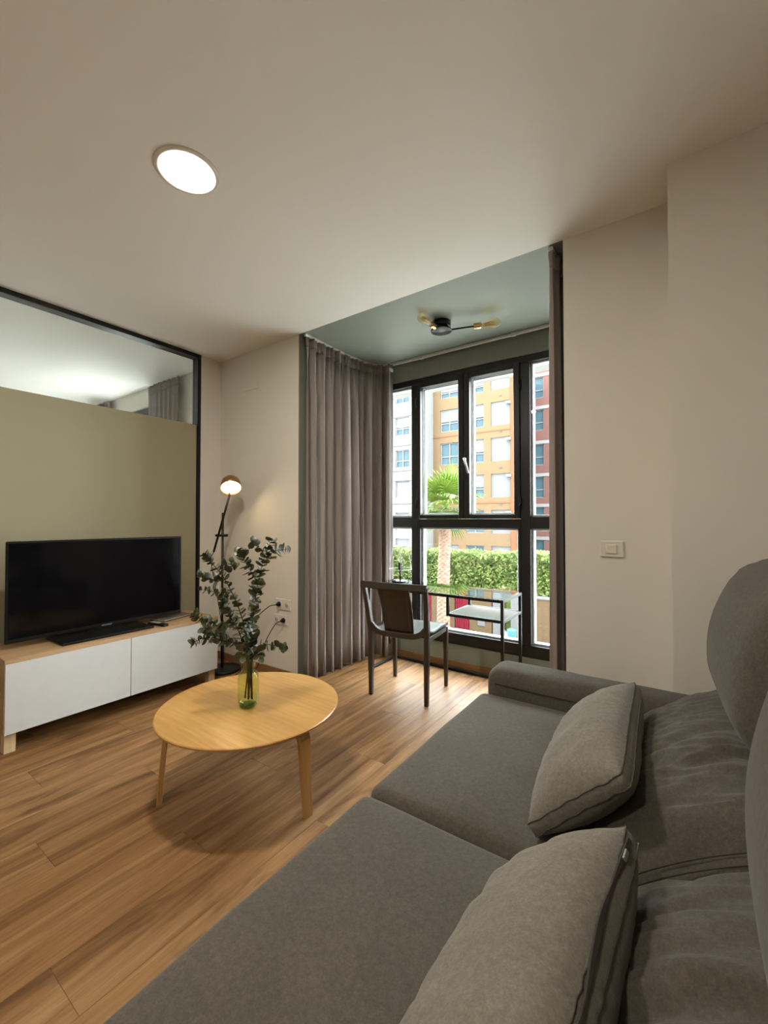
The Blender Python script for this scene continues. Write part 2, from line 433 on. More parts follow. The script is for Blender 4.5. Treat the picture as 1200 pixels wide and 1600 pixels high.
# ---- unseen rest of our own block, added to shade the facades opposite from sky
for (nm, lo, hi, lb) in (('shading_block_above', (-26, -9, ZC + .2), (20, 2.35, 8.5), 'unseen storeys of our own block, added above the flat to block sky light'),
                         ('shading_block_below', (-26, -9, -3.0), (20, 2.35, -.2), 'unseen storey of our own block, added below the flat as part of the shading mass'),
                         ('shading_block_left', (-26, -9, -.2), (-6.905, 2.35, ZC + .2), 'unseen side of our own block, added beyond the bedroom to block sky light'),
                         ('shading_block_right', (XR + .125, -9, -.2), (20, 2.35, ZC + .2), 'unseen side of our own block, added beyond the sofa wall to block sky light')):
    struct(nm, lo, hi, 'slab', lb, 'wall')
# ---- partition: olive panel, glass light above, black frame
pt = thing('wall_partition', 'olive partition with a black framed glass band up to the ceiling', 'partition', (XL, .5, 0), kind='structure')
B('panel', (XL - .07, -1.0, 0), (XL - .012, 1.985, 1.98), 'olive', pt, .002)
B('glass_pane', (XL - .045, -1.0, 1.98), (XL - .037, 1.985, ZC - .03), 'paneglass', pt)
B('top_rail', (XL - .075, -1.0, ZC - .032), (XL + .004, 2.013, ZC), 'black_metal', pt, .002)
B('post', (XL - .075, 1.983, 1.98), (XL + .004, 2.013, ZC - .032), 'black_metal', pt, .002)
B('lower_post', (XL - .075, 1.99, 0), (XL + .004, 2.013, 1.98), 'black_metal', pt, .002)
# ---- bedroom behind the glass
struct('floor_bedroom', (-6.9, YR, -.2), (XL - .15, 2.24, 0), 'ceil', 'pale bedroom floor behind the olive partition', 'floor')
struct('wall_bedroom_far', (-6.9, YR, 0), (-6.75, 2.24, ZC), 'wall', 'far white bedroom wall behind the glass', 'wall')
struct('wall_bedroom_rear', (-6.9, YR - .12, 0), (XL - .15, YR, ZC), 'wall', 'rear white bedroom wall', 'wall')
BX0, BX1, BZ0, BZ1 = -6.3, -4.0, .12, 2.375
bw = thing('wall_bedroom', 'white bedroom wall around the bedroom window', 'wall', (-5, 2.2, 0), kind='structure')
B('wall_piece', (-6.9, 2.2, 0), (BX0, 2.35, ZC + .2), 'wall', bw); B('wall_piece', (BX1, 2.2, 0), (XL - .15, 2.35, ZC + .2), 'wall', bw)
B('wall_piece', (BX0, 2.2, BZ1), (BX1, 2.35, ZC + .2), 'wall', bw); B('wall_piece', (BX0, 2.2, 0), (BX1, 2.35, BZ0), 'wall', bw)
w2 = thing('window_2', 'dark framed bedroom window seen through the glass band', 'window', (-5, 2.25, BZ0), kind='structure')
for (a, b, c, d) in ((BX0, BX1, BZ1 - .08, BZ1), (BX0, BX1, BZ0, BZ0 + .08), (BX0, BX0 + .07, BZ0 + .08, BZ1 - .08), (BX1 - .07, BX1, BZ0 + .08, BZ1 - .08), (-5.09, -5.01, BZ0 + .08, BZ1 - .08)):
    B('frame_bar', (a, 2.22, c), (b, 2.29, d), 'frame', w2, .004)
for (a, b) in ((BX0 + .07, -5.09), (-5.01, BX1 - .07)):
    B('pane', (a, 2.25, BZ0 + .08), (b, 2.258, BZ1 - .08), 'paneglass', w2)

# ---- main window
w1 = thing('window_1', 'tall dark bronze window with two casements over a big fixed pane', 'window', (-1.39, YW, WZ0), kind='structure')
Y0, Y1 = YW + .015, YW + .075
B('head', (AX0, Y0, 2.36), (AX1, Y1, WZ1), 'frame', w1, .003)
B('sill_bar', (AX0, Y0, WZ0), (AX1, Y1, .268), 'frame', w1, .003)
B('jamb', (AX0, Y0, .268), (AX0 + .06, Y1, 2.36), 'frame', w1, .003)
B('jamb', (AX1 - .06, Y0, .268), (AX1, Y1, 2.36), 'frame', w1, .003)
B('mullion', (-1.926, Y0, .268), (-1.862, Y1, 2.36), 'frame', w1, .003)
B('mullion', (-.975, Y0, .268), (-.905, Y1, 2.36), 'frame', w1, .003)
B('transom', (-1.862, Y0, 1.124), (-.975, Y1, 1.195), 'frame', w1, .003)
B('transom', (AX0 + .06, Y0, 1.124), (-1.926, Y1, 1.211), 'frame', w1, .003)
B('transom', (-.905, Y0, 1.124), (AX1 - .06, Y1, 1.211), 'frame', w1, .003)
B('mullion_strip', (-1.862, Y0, .268), (-1.838, Y1, 1.124), 'frame', w1, .002)
B('mullion_strip', (-.997, Y0, .268), (-.975, Y1, 1.124), 'frame', w1, .002)
def pane(x0, x1, z0, z1, par):
    g = B('pane', (x0, YW + .040, z0), (x1, YW + .048, z1), 'paneglass', par)
    t = .016; yb0, yb1 = YW + .049, YW + .10
    for (a, b, c, d) in ((x0, x0 + t, z0, z1), (x1 - t, x1, z0, z1), (x0 + t, x1 - t, z1 - t, z1), (x0 + t, x1 - t, z0, z0 + t)):
        B('glazing_bead', (a, yb0, c), (b, yb1, d), 'bead', par, .002)
pane(AX0 + .06, -1.926, 1.211, 2.329 + .03, w1); pane(AX0 + .06, -1.926, .268, 1.124, w1)
pane(-.905, AX1 - .06, 1.211, 2.36, w1); pane(-.905, AX1 - .06, .268, 1.124, w1)
pane(-1.838, -.997, .268, 1.124, w1)
def casement(x0, x1, glass0, glass1):
    c = MB()
    yc0, yc1 = YW, YW + .062
    c.box((x0, yc0, 1.197), (glass0, yc1, 2.372), .004); c.box((glass1, yc0, 1.197), (x1, yc1, 2.372), .004)
    c.box((glass0, yc0, 2.327), (glass1, yc1, 2.372), .004); c.box((glass0, yc0, 1.197), (glass1, yc1, 1.230), .004)
    o = c.build('casement', 'frame', w1)
    base = w1.location
    g = MB().box((glass0, YW + .040, 1.230), (glass1, YW + .048, 2.327)); child_w(g, 'pane', 'paneglass', o, base)
    t = .014
    for (a, b, cc, d) in ((glass0, glass0 + t, 1.23, 2.327), (glass1 - t, glass1, 1.23, 2.327), (glass0 + t, glass1 - t, 2.327 - t, 2.327), (glass0 + t, glass1 - t, 1.23, 1.23 + t)):
        child_w(MB().box((a, YW + .0625, cc), (b, YW + .10, d), .002), 'glazing_bead', 'bead', o, base)
    return o, base
c1, base1 = casement(-1.862, -1.429, -1.829, -1.475)
c2, _ = casement(-1.4265, -.976, -1.378, -1.023)
h = MB(); h.box((-1.418, YW - .012, 1.62), (-1.388, YW + .001, 1.70), .004); child_w(h, 'handle_plate', 'black_metal', c2, base1)
h = MB(); h.tube([(-1.403, YW - .012, 1.675), (-1.403, YW - .045, 1.675), (-1.395, YW - .05, 1.66), (-1.365, YW - .05, 1.555)], .009, 10)
hh = child_w(h, 'handle_lever', 'silver', c2, base1)
for zz in (1.32, 2.20):
    hb = MB().tube([(-.975, YW - .006, zz - .04), (-.975, YW - .006, zz + .04)], .008, 10); child_w(hb, 'hinge', 'black_metal', c2, base1)
    hb = MB().tube([(-1.864, YW - .006, zz - .04), (-1.864, YW - .006, zz + .04)], .008, 10); child_w(hb, 'hinge', 'black_metal', c1, base1)

# ================================================================ curtains
def spline(pts, n):
    pts = [Vector(p) for p in pts]; out = []
    P = [2 * pts[0] - pts[1]] + pts + [2 * pts[-1] - pts[-2]]
    for i in range(1, len(P) - 2):
        for k in range(n):
            t = k / n; a, b, c, d = P[i - 1], P[i], P[i + 1], P[i + 2]
            out.append(.5 * ((2 * b) + (c - a) * t + (2 * a - 5 * b + 4 * c - d) * t * t + (3 * b - a - 3 * c + d) * t ** 3))
    out.append(pts[-1]); return out
def curtain(label, path, z0, z1, folds, amp, seed, group=None, hem=0.0, name='curtain', pres=40):
    rng = random.Random(seed)
    P = spline(path, pres); L = [0]
    for i in range(1, len(P)): L.append(L[-1] + (P[i] - P[i - 1]).length)
    tot = L[-1]; N = int(folds * 24)
    ph = [rng.uniform(-.42, .42) for _ in range(folds + 3)]; am = [rng.uniform(.55, 1.3) for _ in range(folds + 3)]; ph2 = [rng.uniform(-.5, .5) for _ in range(folds + 3)]
    t = thing(name, label, 'curtain', (P[0].x, P[0].y, z0), group=group)
    def sample(s):
        s = max(0, min(tot, s)); i = 1
        while i < len(L) - 1 and L[i] < s: i += 1
        k = (s - L[i - 1]) / max(1e-9, L[i] - L[i - 1]); p = P[i - 1].lerp(P[i], k)
        d = (P[i] - P[i - 1]).normalized(); return p, Vector((-d.y, d.x, 0)), d
    def surf(zs, ampf, th):
        vs = []
        for side in (1, -1):
            for z in zs:
                for i in range(N + 1):
                    u = i / N; k = u * folds; j = int(k)
                    p, n, d = sample(u * tot)
                    jj = ph[j] * (1 - (k - j)) + ph[j + 1] * (k - j); a = am[j] * (1 - (k - j)) + am[j + 1] * (k - j)
                    zz = (z - z0) / (z1 - z0)
                    wv = math.sin(2 * PI * (k + jj * (1 - .5 * zz)))
                    wv = math.copysign(abs(wv) ** .8, wv)
                    fine = math.sin(2 * PI * (2.6 * k + ph2[j] * (1 - (k - j)) + ph2[j + 1] * (k - j)))
                    q_ = max(0, min(1, (zz - .84) / .14)); wv = wv * (1 - .55 * q_) + fine * (.035 + .45 * q_)
                    off = amp * a * ampf(zz) * wv
                    lat = amp * .45 * ampf(zz) * math.sin(4 * PI * (k + jj)) * (1 - zz)
                    q = p + n * (off + side * th) + d * lat
                    vs.append((q.x, q.y, z + (hem * math.sin(5 * u + seed) if z == zs[0] else 0)))
        m = len(zs); W = N + 1; fs = []
        for sd in range(2):
            o = sd * m * W
            for a in range(m - 1):
                for b in range(N):
                    q = (o + a * W + b, o + a * W + b + 1, o + (a + 1) * W + b + 1, o + (a + 1) * W + b)
                    fs.append(q if sd == 0 else q[::-1])
        o = m * W
        for b in range(N): fs.append((b, o + b, o + b + 1, b + 1)); q = (m - 1) * W; fs.append((q + b, q + b + 1, o + q + b + 1, o + q + b))
        for a in range(m - 1):
            fs.append((a * W, (a + 1) * W, o + (a + 1) * W, o + a * W)); e = W - 1
            fs.append((a * W + e, o + a * W + e, o + (a + 1) * W + e, (a + 1) * W + e))
        return MB().add(vs, fs, True)
    zt = z1 - .075
    zs = [z0 + (zt - z0) * i / 14 for i in range(15)]
    surf(zs, lambda q: .62 + .38 * (1 - q) if q < .9 else .62 - (q - .9) * 1.0, .0022).build('drape', 'curtain', t)
    surf([zt - .002, zt + .02, zt + .045, z1], lambda q: .55 + .1 * (q > .985), .0042).build('heading_tape', 'curtain', t)
    return t
curtain('long taupe curtain gathered round the alcove corner beside the desk', [(-2.265, 2.228, 0), (-2.262, 2.45, 0), (-2.258, 2.75, 0), (-2.22, 2.95, 0), (-2.13, 3.035, 0), (-2.055, 3.055, 0)], .012, 2.548, 10, .047, 3, hem=.004)
curtain('narrow taupe curtain hanging against the white switch wall', [(-.516, 2.212, 0), (-.516, 2.45, 0), (-.525, 2.75, 0), (-.56, 2.95, 0)], .012, 2.548, 8, .046, 11, hem=.004)
curtain('taupe bedroom curtain seen through the glass, nearer the black post', [(-3.86, 2.15, 0), (-4.15, 2.145, 0), (-4.45, 2.15, 0)], .015, 2.545, 7, .03, 5)
curtain('taupe bedroom curtain seen through the glass, at the far window edge', [(-5.34, 2.15, 0), (-5.55, 2.145, 0), (-5.78, 2.15, 0)], .015, 2.545, 5, .03, 8)
ct = thing('curtain_track', 'white curtain track along the alcove ceiling over the window', 'curtain track', (-1.39, 3.06, ZC))
trk = spline([(-2.265, 2.215, 2.559), (-2.262, 2.75, 2.559), (-2.20, 3.02, 2.559), (-2.05, 3.085, 2.559), (-1.4, 3.09, 2.559), (-.75, 3.085, 2.559), (-.58, 3.02, 2.559), (-.525, 2.75, 2.559), (-.525, 2.215, 2.559)], 10)
MB().sweep(trk, .0105, .011, (0, 0, 1)).build('rail', 'track', ct)
for xx in (-1.78, -1.0): B('bracket', (xx - .015, 3.075, 2.545), (xx + .015, 3.105, 2.57), 'track', ct, .002)
pc = thing('curtain_wand', 'thin pale draw cord with a dark weight beside the long curtain', 'curtain cord', (-2.04, 3.0, .14))
MB().tube([(-2.045, 3.005, 2.48), (-2.045, 3.005, 1.2), (-2.043, 3.003, .20)], .0035, 8).build('cord', 'wirewhite', pc)
MB().lathe([(.002, .20), (.010, .19), (.013, .16), (.009, .135), (.002, .13)], 12, Matrix.Translation((-2.043, 3.003, 0))).build('weight', 'black_metal', pc)
MB().box((-2.05, 3.0, 2.475), (-2.038, 3.05, 2.50), .002).build('hook', 'wirewhite', pc)

# ================================================================ fixtures
def downlight(x, y, label):
    t = thing('ceiling_downlight', label, 'ceiling light', (x, y, ZC), group='round recessed ceiling lights')
    T = Matrix.Translation((x, y, ZC))
    MB().lathe([(.094, -.001), (.096, -.006), (.112, -.008), (.120, -.004), (.121, 0), (.1, 0)], 48, T, closed=True).build('trim_ring', 'whiteplastic', t)
    MB().lathe([(.001, -.0035), (.095, -.0035), (.095, -.001), (.001, -.001)], 48, T).build('diffuser', 'diffuser', t)
downlight(-1.588, .908, 'round lit ceiling downlight over the coffee table side of the room')
downlight(-.62, -1.0, 'unseen round downlight added behind the camera to brighten the sofa side')  # extra lamp out of view, added to lift the sofa cushions and right side

cl = thing('ceiling_lamp', 'black two arm ceiling lamp with brass sockets and clear bulbs in the alcove', 'ceiling lamp', (-1.35, 2.63, ZC))
cx, cy = -1.35, 2.63
MB().lathe([(.001, ZC), (.058, ZC), (.060, ZC - .003), (.060, ZC - .037), (.057, ZC - .040), (.001, ZC - .040)], 32, Matrix.Translation((cx, cy, 0))).build('ceiling_rose', 'black_metal', cl)
MB().lathe([(.001, ZC - .072), (.072, ZC - .072), (.074, ZC - .070), (.074, ZC - .066), (.072, ZC - .064), (.001, ZC - .064)], 32, Matrix.Translation((cx, cy - .01, 0))).build('disc', 'blackplastic', cl)
MB().tube([(cx, cy, ZC - .04), (cx, cy, ZC - .068)], .009, 10).build('stem', 'black_metal', cl)
def bulb_arm(d, ln, sl):
    d = Vector(d).normalized(); o = Vector((cx, cy, ZC - .066))
    MB().tube([o, o + d * ln], .006, 10).build('arm', 'black_metal', cl)
    e = o + d * (ln - .008)
    q = Vector((0, 0, 1)).rotation_difference(d).to_matrix().to_4x4()
    T = Matrix.Translation(e) @ q
    s = MB().lathe([(.006, 0), (.019, .002), (.020, .006), (.020, sl - .004), (.0185, sl), (.006, sl)], 24, T).build('socket', 'brass', cl)
    T2 = Matrix.Translation(e + d * sl) @ q
    b = MB().lathe([(.012, -.004), (.0135, .010), (.020, .040), (.0275, .068), (.0305, .088), (.027, .108), (.016, .122), (.004, .127), (.001, .128)], 24, T2).build('bulb', 'bulbglass', cl)
    fl = MB()
    for k in range(6):
        a = k * PI / 3; c, s2 = math.cos(a) * .009, math.sin(a) * .009
        fl.tube([T2 @ Vector((c, s2, .02)), T2 @ Vector((c * 1.4, s2 * 1.4, .085))], .0011, 5)
    child_w(fl, 'filament', 'filament', b, cl.location)
bulb_arm((.215, .06, .0), .225, .052)
bulb_arm((-.035, -.15, .02), .075, .045)

ap = tag(MB().box((-2.965, YB - .004, 2.250), (-2.775, YB + .001, 2.38), .0015).build('access_panel', 'wall', None, origin=(-2.87, YB, 2.25)), 'flush white access panel high on the socket wall', 'wall panel')

def socket_plate(x0, x1, z0, z1, label):
    t = thing('wall_socket', label, 'socket', ((x0 + x1) / 2, YB, z0), group='double sockets by the curtain')
    B('plate', (x0, YB - .010, z0), (x1, YB, z1), 'whiteplastic', t, .003)
    zc = (z0 + z1) / 2; q = (x1 - x0) / 4
    for xc in (x0 + q, x1 - q):
        T = Matrix.Translation((xc, YB - .010, zc)) @ Matrix.Rotation(PI / 2, 4, 'X')
        o = MB().lathe([(.0195, .0005), (.024, .002), (.026, .0), (.026, -.002), (.0195, -.002)], 24, T, closed=True).build('well_rim', 'whiteplastic', t)
        o2 = MB().lathe([(.001, .0006), (.0195, .0006), (.0195, -.0005), (.001, -.0005)], 24, T).build('well', 'paper', t)
        for s in (-1, 1):
            child_w(MB().lathe([(.001, .0015), (.003, .0015), (.003, 0), (.001, 0)], 8, Matrix.Translation((s * .0095, 0, 0)) @ T), 'pin_hole', 'blackplastic', o2, t.location)
    return t
socket_plate(-2.545, -2.385, .510, .590, 'upper white double socket with a plug in its near-corner half')
socket_plate(-2.575, -2.415, .395, .470, 'lower white double socket with a plug near the curtain')
def plug_cable(p, pts, label):
    t = thing('power_cable', label, 'cable', p)
    T = Matrix.Translation(p) @ Matrix.Rotation(PI / 2, 4, 'X')
    MB().lathe([(.001, 0), (.018, 0), (.019, .004), (.017, .014), (.010, .026), (.005, .034), (.001, .035)], 16, T).build('plug', 'blackplastic', t)
    MB().tube(spline([(p[0], p[1] - .03, p[2])] + pts, 8), .0032, 8).build('cord', 'blackplastic', t)
plug_cable((-2.505, YB - .0105, .55), [(-2.56, 2.13, .53), (-2.68, 2.10, .42), (-2.76, 2.09, .25), (-2.80, 2.085, .07), (-2.82, 2.07, .006), (-2.90, 2.16, .006)], 'black cable from the upper socket down to the floor lamp')
plug_cable((-2.455, YB - .0105, .433), [(-2.50, 2.14, .40), (-2.58, 2.11, .25), (-2.62, 2.09, .10), (-2.70, 2.07, .006), (-2.80, 2.02, .006)], 'black cable from the lower socket down to the floor')

ls = thing('light_switch', 'white rectangular light switch on the wall beside the narrow curtain', 'light switch', (-.258, YB, 1.02))
B('plate', (-.310, YB - .009, 1.018), (-.213, YB, 1.093), 'whiteplastic', ls, .003)
rk = MB().box((-.287, YB - .0145, 1.034), (-.240, YB - .009, 1.077), .003).build('rocker', 'whiteplastic', ls)

# ================================================================ tv stand, tv
ts = thing('tv_stand', 'low oak tv bench with two white fronts on short wooden legs', 'tv stand', (-3.0, 1.256, 0))
sx0, sx1, sy0, sy1 = -3.205, -2.79, .66, 1.86
B('top', (sx0, sy0, .458), (sx1, sy1, .48), 'oakstand', ts, .001)
B('bottom', (sx0, sy0, .10), (sx1 - .019, sy1, .118), 'oakstand', ts, .001)
B('side', (sx0, sy0, .118), (sx1 - .019, sy0 + .018, .458), 'oakstand', ts, .001)
B('side', (sx0, sy1 - .018, .118), (sx1 - .019, sy1, .458), 'oakstand', ts, .001)
B('back', (sx0, sy0 + .018, .118), (sx0 + .006, sy1 - .018, .458), 'oakstand', ts)
for (a, b) in ((sy0 + .003, 1.2585), (1.2615, sy1 - .003)):
    B('door', (sx1 - .018, a, .103), (sx1, b, .458), 'white', ts, .0015)
for (xx, yy) in ((sx1 - .075, sy0 + .006), (sx1 - .075, sy1 - .056), (sx0 + .02, sy0 + .006), (sx0 + .02, sy1 - .056)):
    B('leg', (xx, yy, 0), (xx + .05, yy + .05, .10), 'pineleg', ts, .003)

tv = thing('television', 'black flat screen television on the tv bench', 'television', (-3.02, 1.205, .48))
ty0, ty1, tz0, tz1 = .708, 1.696, .512, 1.070
B('back_shell', (-3.045, ty0 + .02, tz0 + .02), (-3.012, ty1 - .02, tz1 - .02), 'blackplastic', tv, .012)
B('bezel', (-3.014, ty0, tz0), (-3.000, ty1, tz1), 'blackplastic', tv, .004)
B('screen', (-3.001, ty0 + .012, tz0 + .024), (-2.9985, ty1 - .012, tz1 - .012), 'screen', tv)
B('stand_base', (-3.11, .915, .4805), (-2.835, 1.425, .496), 'blackplastic', tv, .006)
MB().box((-3.035, 1.10, .49), (-3.012, 1.30, .60), .004).build('stand_neck', 'blackplastic', tv)
lg = MB()
for k, wdt in enumerate((.007, .006, .006, .006, .007, .006, .006)):
    lg.box((-2.9995, 1.178 + k * .0085, .5195), (-2.9985, 1.178 + k * .0085 + wdt, .5265))
lg.build('logo', 'silver', tv)

rc = thing('remote_control', 'black remote control lying at the front edge of the tv bench', 'remote', (-2.89, 1.475, .48), R(-82), world=False)
MB().box((-.018, -.085, .0003), (.022, .085, .017), .005).build('body', 'blackplastic', rc)
for i in range(3):
    for j in range(6):
        MB().box((-.012 + i * .011, -.06 + j * .015, .0165), (-.005 + i * .011, -.052 + j * .015, .0185), .001).build('button', 'silver' if j == 5 else 'paper', rc)
nb = thing('notebook', 'thin pale booklet lying beside the television foot', 'booklet', (-3.03, 1.64, .48), R(14), world=False)
MB().box((-.07, -.12, .0005), (.07, .12, .005), .001).build('back_cover', 'blackplastic', nb)
MB().box((-.068, -.118, .005), (.068, .118, .012), .001).build('pages', 'paper', nb)
MB().box((-.07, -.12, .012), (.07, .12, .0135), .0005).build('front_cover', 'deskshelf', nb)

# ================================================================ floor lamp
flx, fly = -3.0, 2.035
fl = thing('floor_lamp', 'slim black floor lamp with a tilted arm and glowing dome shade', 'floor lamp', (flx, fly, 0))
MB().lathe([(.001, 0), (.122, 0), (.125, .004), (.125, .018), (.121, .022), (.001, .022)], 40, Matrix.Translation((flx + .03, fly, 0))).build('base', 'black_metal', fl)
MB().tube([(flx, fly, .02), (flx, fly, 1.245)], .009, 12).build('pole', 'black_metal', fl)
sr = _r
kn = MB()
kn.tube([Vector((flx, fly, 1.065)) - sr * .05 - _f0 * .014, Vector((flx, fly, 1.065)) + sr * .045 - _f0 * .014], .011, 14)
kn.build('clamp', 'black_metal', fl)
a0 = at(334, 862, Y=2.01); a1 = at(358, 776, Y=1.99)
MB().tube([a0, a1], .0085, 12).build('arm', 'black_metal', fl)
sh_c = at(361, 763, Y=1.985)
axis = (-_f0 * .62 + _r * .26 + Vector((0, 0, -.74))).normalized()
q = Vector((0, 0, 1)).rotation_difference(axis).to_matrix().to_4x4()
T = Matrix.Translation(sh_c - axis * .05) @ q
MB().lathe([(.016, -.062), (.045, -.052), (.066, -.025), (.074, .012), (.076, .05), (.074, .05), (.072, .012), (.064, -.022), (.044, -.049), (.016, -.058)], 40, T, closed=True).build('shade', 'copper', fl)
MB().lathe([(.001, -.0615), (.016, -.0615), (.016, -.075), (.001, -.075)], 16, T).build('socket', 'black_metal', fl)
MB().lathe([(.001, -.02), (.05, -.012), (.066, .02), (.067, .038), (.052, .050), (.028, .056), (.001, .058)], 32, T).build('diffuser', 'lampglow', fl)
MB().tube([sh_c - axis * .07, a1 + Vector((0, 0, .005)), a1], .0075, 10).build('swivel', 'black_metal', fl)
MB().tube(spline([a0, a0 + Vector((-.02, -.01, -.08)), (flx - .06, fly - .01, .6), (flx - .03, fly + .03, .25), (flx - .005, fly + .02, .03)], 10), .003, 8).build('cord', 'blackplastic', fl)

# ================================================================ coffee table, vase, branches
tcx, tcy, tR, tz = -1.606, 1.241, .392, .36
tb = thing('coffee_table', 'round birch coffee table on three bent wooden legs', 'coffee table', (tcx, tcy, 0))
MB().lathe([(.001, tz), (tR - .004, tz), (tR, tz - .003), (tR - .001, tz - .010), (tR - .014, tz - .018), (.001, tz - .018)], 96, Matrix.Translation((tcx, tcy, 0)), smooth=False).build('top', 'birch', tb)
for ang in (-1, 119, 239):
    d = Vector((math.cos(R(ang)), math.sin(R(ang)), 0)); wdir = Vector((-d.y, d.x, 0)); c = Vector((tcx, tcy, 0))
    pts = [c + d * .12 + Vector((0, 0, tz - .028)), c + d * .28 + Vector((0, 0, tz - .028))]
    for k in range(1, 8):
        a = k / 8 * (PI / 2 - .04)
        pts.append(c + d * (.30 + .045 * math.sin(a)) + Vector((0, 0, tz - .028 - .045 * (1 - math.cos(a)))))
    pts += [c + d * .352 + Vector((0, 0, .2)), c + d * .366 + Vector((0, 0, .012)), c + d * .367 + Vector((0, 0, 0))]
    n = len(pts)
    MB().sweep(pts, [.030] * (n - 4) + [.029, .0265, .022, .019], .0105, wdir, smooth=False).build('leg', 'birchleg', tb)

vx, vy = -1.588, 1.212
VB = Vector((vx, vy, tz))
vase = thing('vase', 'green glass bottle vase holding eucalyptus on the coffee table', 'vase', VB)
Tv = Matrix.Translation(VB)
MB().lathe([(.018, .012), (.034, .014), (.041, .022), (.0425, .035), (.0425, .125), (.040, .138), (.031, .150), (.0275, .156), (.0275, .197), (.0305, .199), (.0305, .203), (.0325, .203), (.0325, .197), (.0300, .194), (.0300, .157), (.0335, .152), (.0425, .141), (.0455, .126), (.0455, .024), (.041, .008), (.030, .002), (.018, .003)], 40, Tv, closed=True).build('glass_body', 'vaseglass', vase)
MB().lathe([(.001, .0005), (.028, .0015), (.036, .006), (.037, .010), (.030, .0125), (.001, .010)], 32, Tv).build('glass_base', 'vasebase', vase)
PXM = 1.904 / F_PX
def pv(px, py, dep=0.0):
    """pixel at the vase's distance (depth offset in metres away from the camera)"""
    k = (1.904 + dep) / F_PX
    base = Vector((vx, vy, 0)) + _f0 * dep
    return Vector((0, 0, CAM_H)) + _f0 * (1.904 + dep) + _r * ((px - 600) * k) + Vector((0, 0, (812 - py) * k))
def leaf_mesh(name, w, l, cup):
    m = MB(); n = 5; vs = []
    for i in range(n + 1):
        t = i / n; hw = w * math.sin(PI * min(1, (t * .93 + .07))) ** .65 if i < n else .15 * w
        if i == 0: hw = .12 * w
        for k in (-1, 0, 1):
            vs.append((k * hw, t * l, cup * (abs(k) * .5 - .25) * math.sin(PI * t) + .10 * l * math.sin(PI * t) * -1 + .03 * l))
    fs = [(i * 3 + k, i * 3 + k + 1, i * 3 + k + 4, i * 3 + k + 3) for i in range(n) for k in (0, 1)]
    ob = m.add(vs, fs, True).build(name, 'leaf', None, fix=False); me = ob.data; bpy.data.objects.remove(ob); return me
LEAVES = [leaf_mesh('leaf', .015, .030, .006), leaf_mesh('leaf', .0185, .034, .008), leaf_mesh('leaf', .012, .026, .004)]
def branch(pts, nleaf, size, label, twigs=(), seed=1, start=.30):
    rng = random.Random(seed)
    P = spline(pts, 10)
    t = thing('eucalyptus_branch', label, 'branch', pts[0], group='eucalyptus branches in the green vase')
    n = len(P); MB().tube(P, [.0034 - .0024 * i / n for i in range(n)], 7).build('stem', 'stem', t)
    paths = [(P, start, nleaf)]
    for (tp, tn) in twigs:
        Q = spline(tp, 8); m = len(Q)
        MB().tube(Q, [.0018 - .0011 * i / m for i in range(m)], 6).build('twig', 'stem', t); paths.append((Q, .12, tn))
    for (Q, s0, cnt) in paths:
        pairs = max(1, int(cnt * .62))
        for k in range(pairs):
            u = s0 + (1 - s0) * (k + .5) / pairs; i = min(len(Q) - 2, int(u * (len(Q) - 1)))
            p = Q[i].lerp(Q[i + 1], u * (len(Q) - 1) - i); d = (Q[i + 1] - Q[i]).normalized()
            a = Vector((0, 0, 1)) if abs(d.z) < .85 else Vector((1, 0, 0))
            s1 = d.cross(a).normalized(); s2 = d.cross(s1)
            ang = k * PI / 2 + rng.uniform(-.5, .5)
            for sgn in (1, -1):
                o = (s1 * math.cos(ang) + s2 * math.sin(ang)) * sgn
                y = (o * .85 + d * rng.uniform(.15, .6) + Vector((0, 0, rng.uniform(-.2, .25)))).normalized()
                nrm = (d * .8 - o * .4 + Vector((rng.uniform(-.5, .5), rng.uniform(-.5, .5), rng.uniform(-.3, .6)))).normalized()
                xx = y.cross(nrm).normalized(); nrm = xx.cross(y)
                sc = size * 1.3 * rng.uniform(.75, 1.15) * (1.0 - .35 * u)
                ob = bpy.data.objects.new('leaf', rng.choice(LEAVES)); COL.objects.link(ob); ob.parent = t
                Mx = Matrix((xx, y, nrm)).transposed().to_4x4()
                ob.matrix_local = Matrix.Translation(p - t.location) @ Mx @ Matrix.Scale(sc, 4)
    return t
vb = lambda dx, dy, z: Vector((vx + dx, vy + dy, tz + z))
branch([vb(.0, .0, .03), pv(394, 1036), pv(392, 1000), pv(399, 935, .02), pv(411, 880, .03), pv(425, 843, .04)], 54, 1.22, 'tallest eucalyptus branch leaning towards the curtain',
       [([pv(411, 880, .03), pv(428, 862, .05), pv(450, 858, .05)], 12), ([pv(404, 912, .02), pv(385, 880, .0), pv(374, 858, -.02)], 20), ([pv(416, 870, .03), pv(402, 852, .06), pv(395, 848, .07)], 8)], 4)
branch([vb(-.008, .006, .025), pv(389, 1036), pv(384, 985), pv(372, 945, .0), pv(352, 905, -.02), pv(332, 880, -.03), pv(318, 866, -.03)], 46, 1.0, 'long eucalyptus branch arching over towards the television',
       [([pv(352, 905, -.02), pv(330, 905, .0), pv(312, 897, .02)], 14), ([pv(362, 925, -.01), pv(340, 925, -.05), pv(312, 920, -.06)], 12), ([pv(345, 897, -.02), pv(360, 880, .03), pv(372, 885, .05)], 12)], 9)
branch([vb(.010, -.004, .04), pv(391, 1036), pv(378, 1008), pv(352, 1000, -.04), pv(325, 995, -.07), pv(300, 1004, -.09)], 36, 1.05, 'low eucalyptus branch reaching across the white tv bench front',
       [([pv(350, 1000, -.04), pv(338, 975, -.02), pv(318, 968, -.01), pv(304, 958, .0)], 24), ([pv(340, 998, -.05), pv(330, 984, -.08), pv(318, 980, -.1)], 10)], 13)
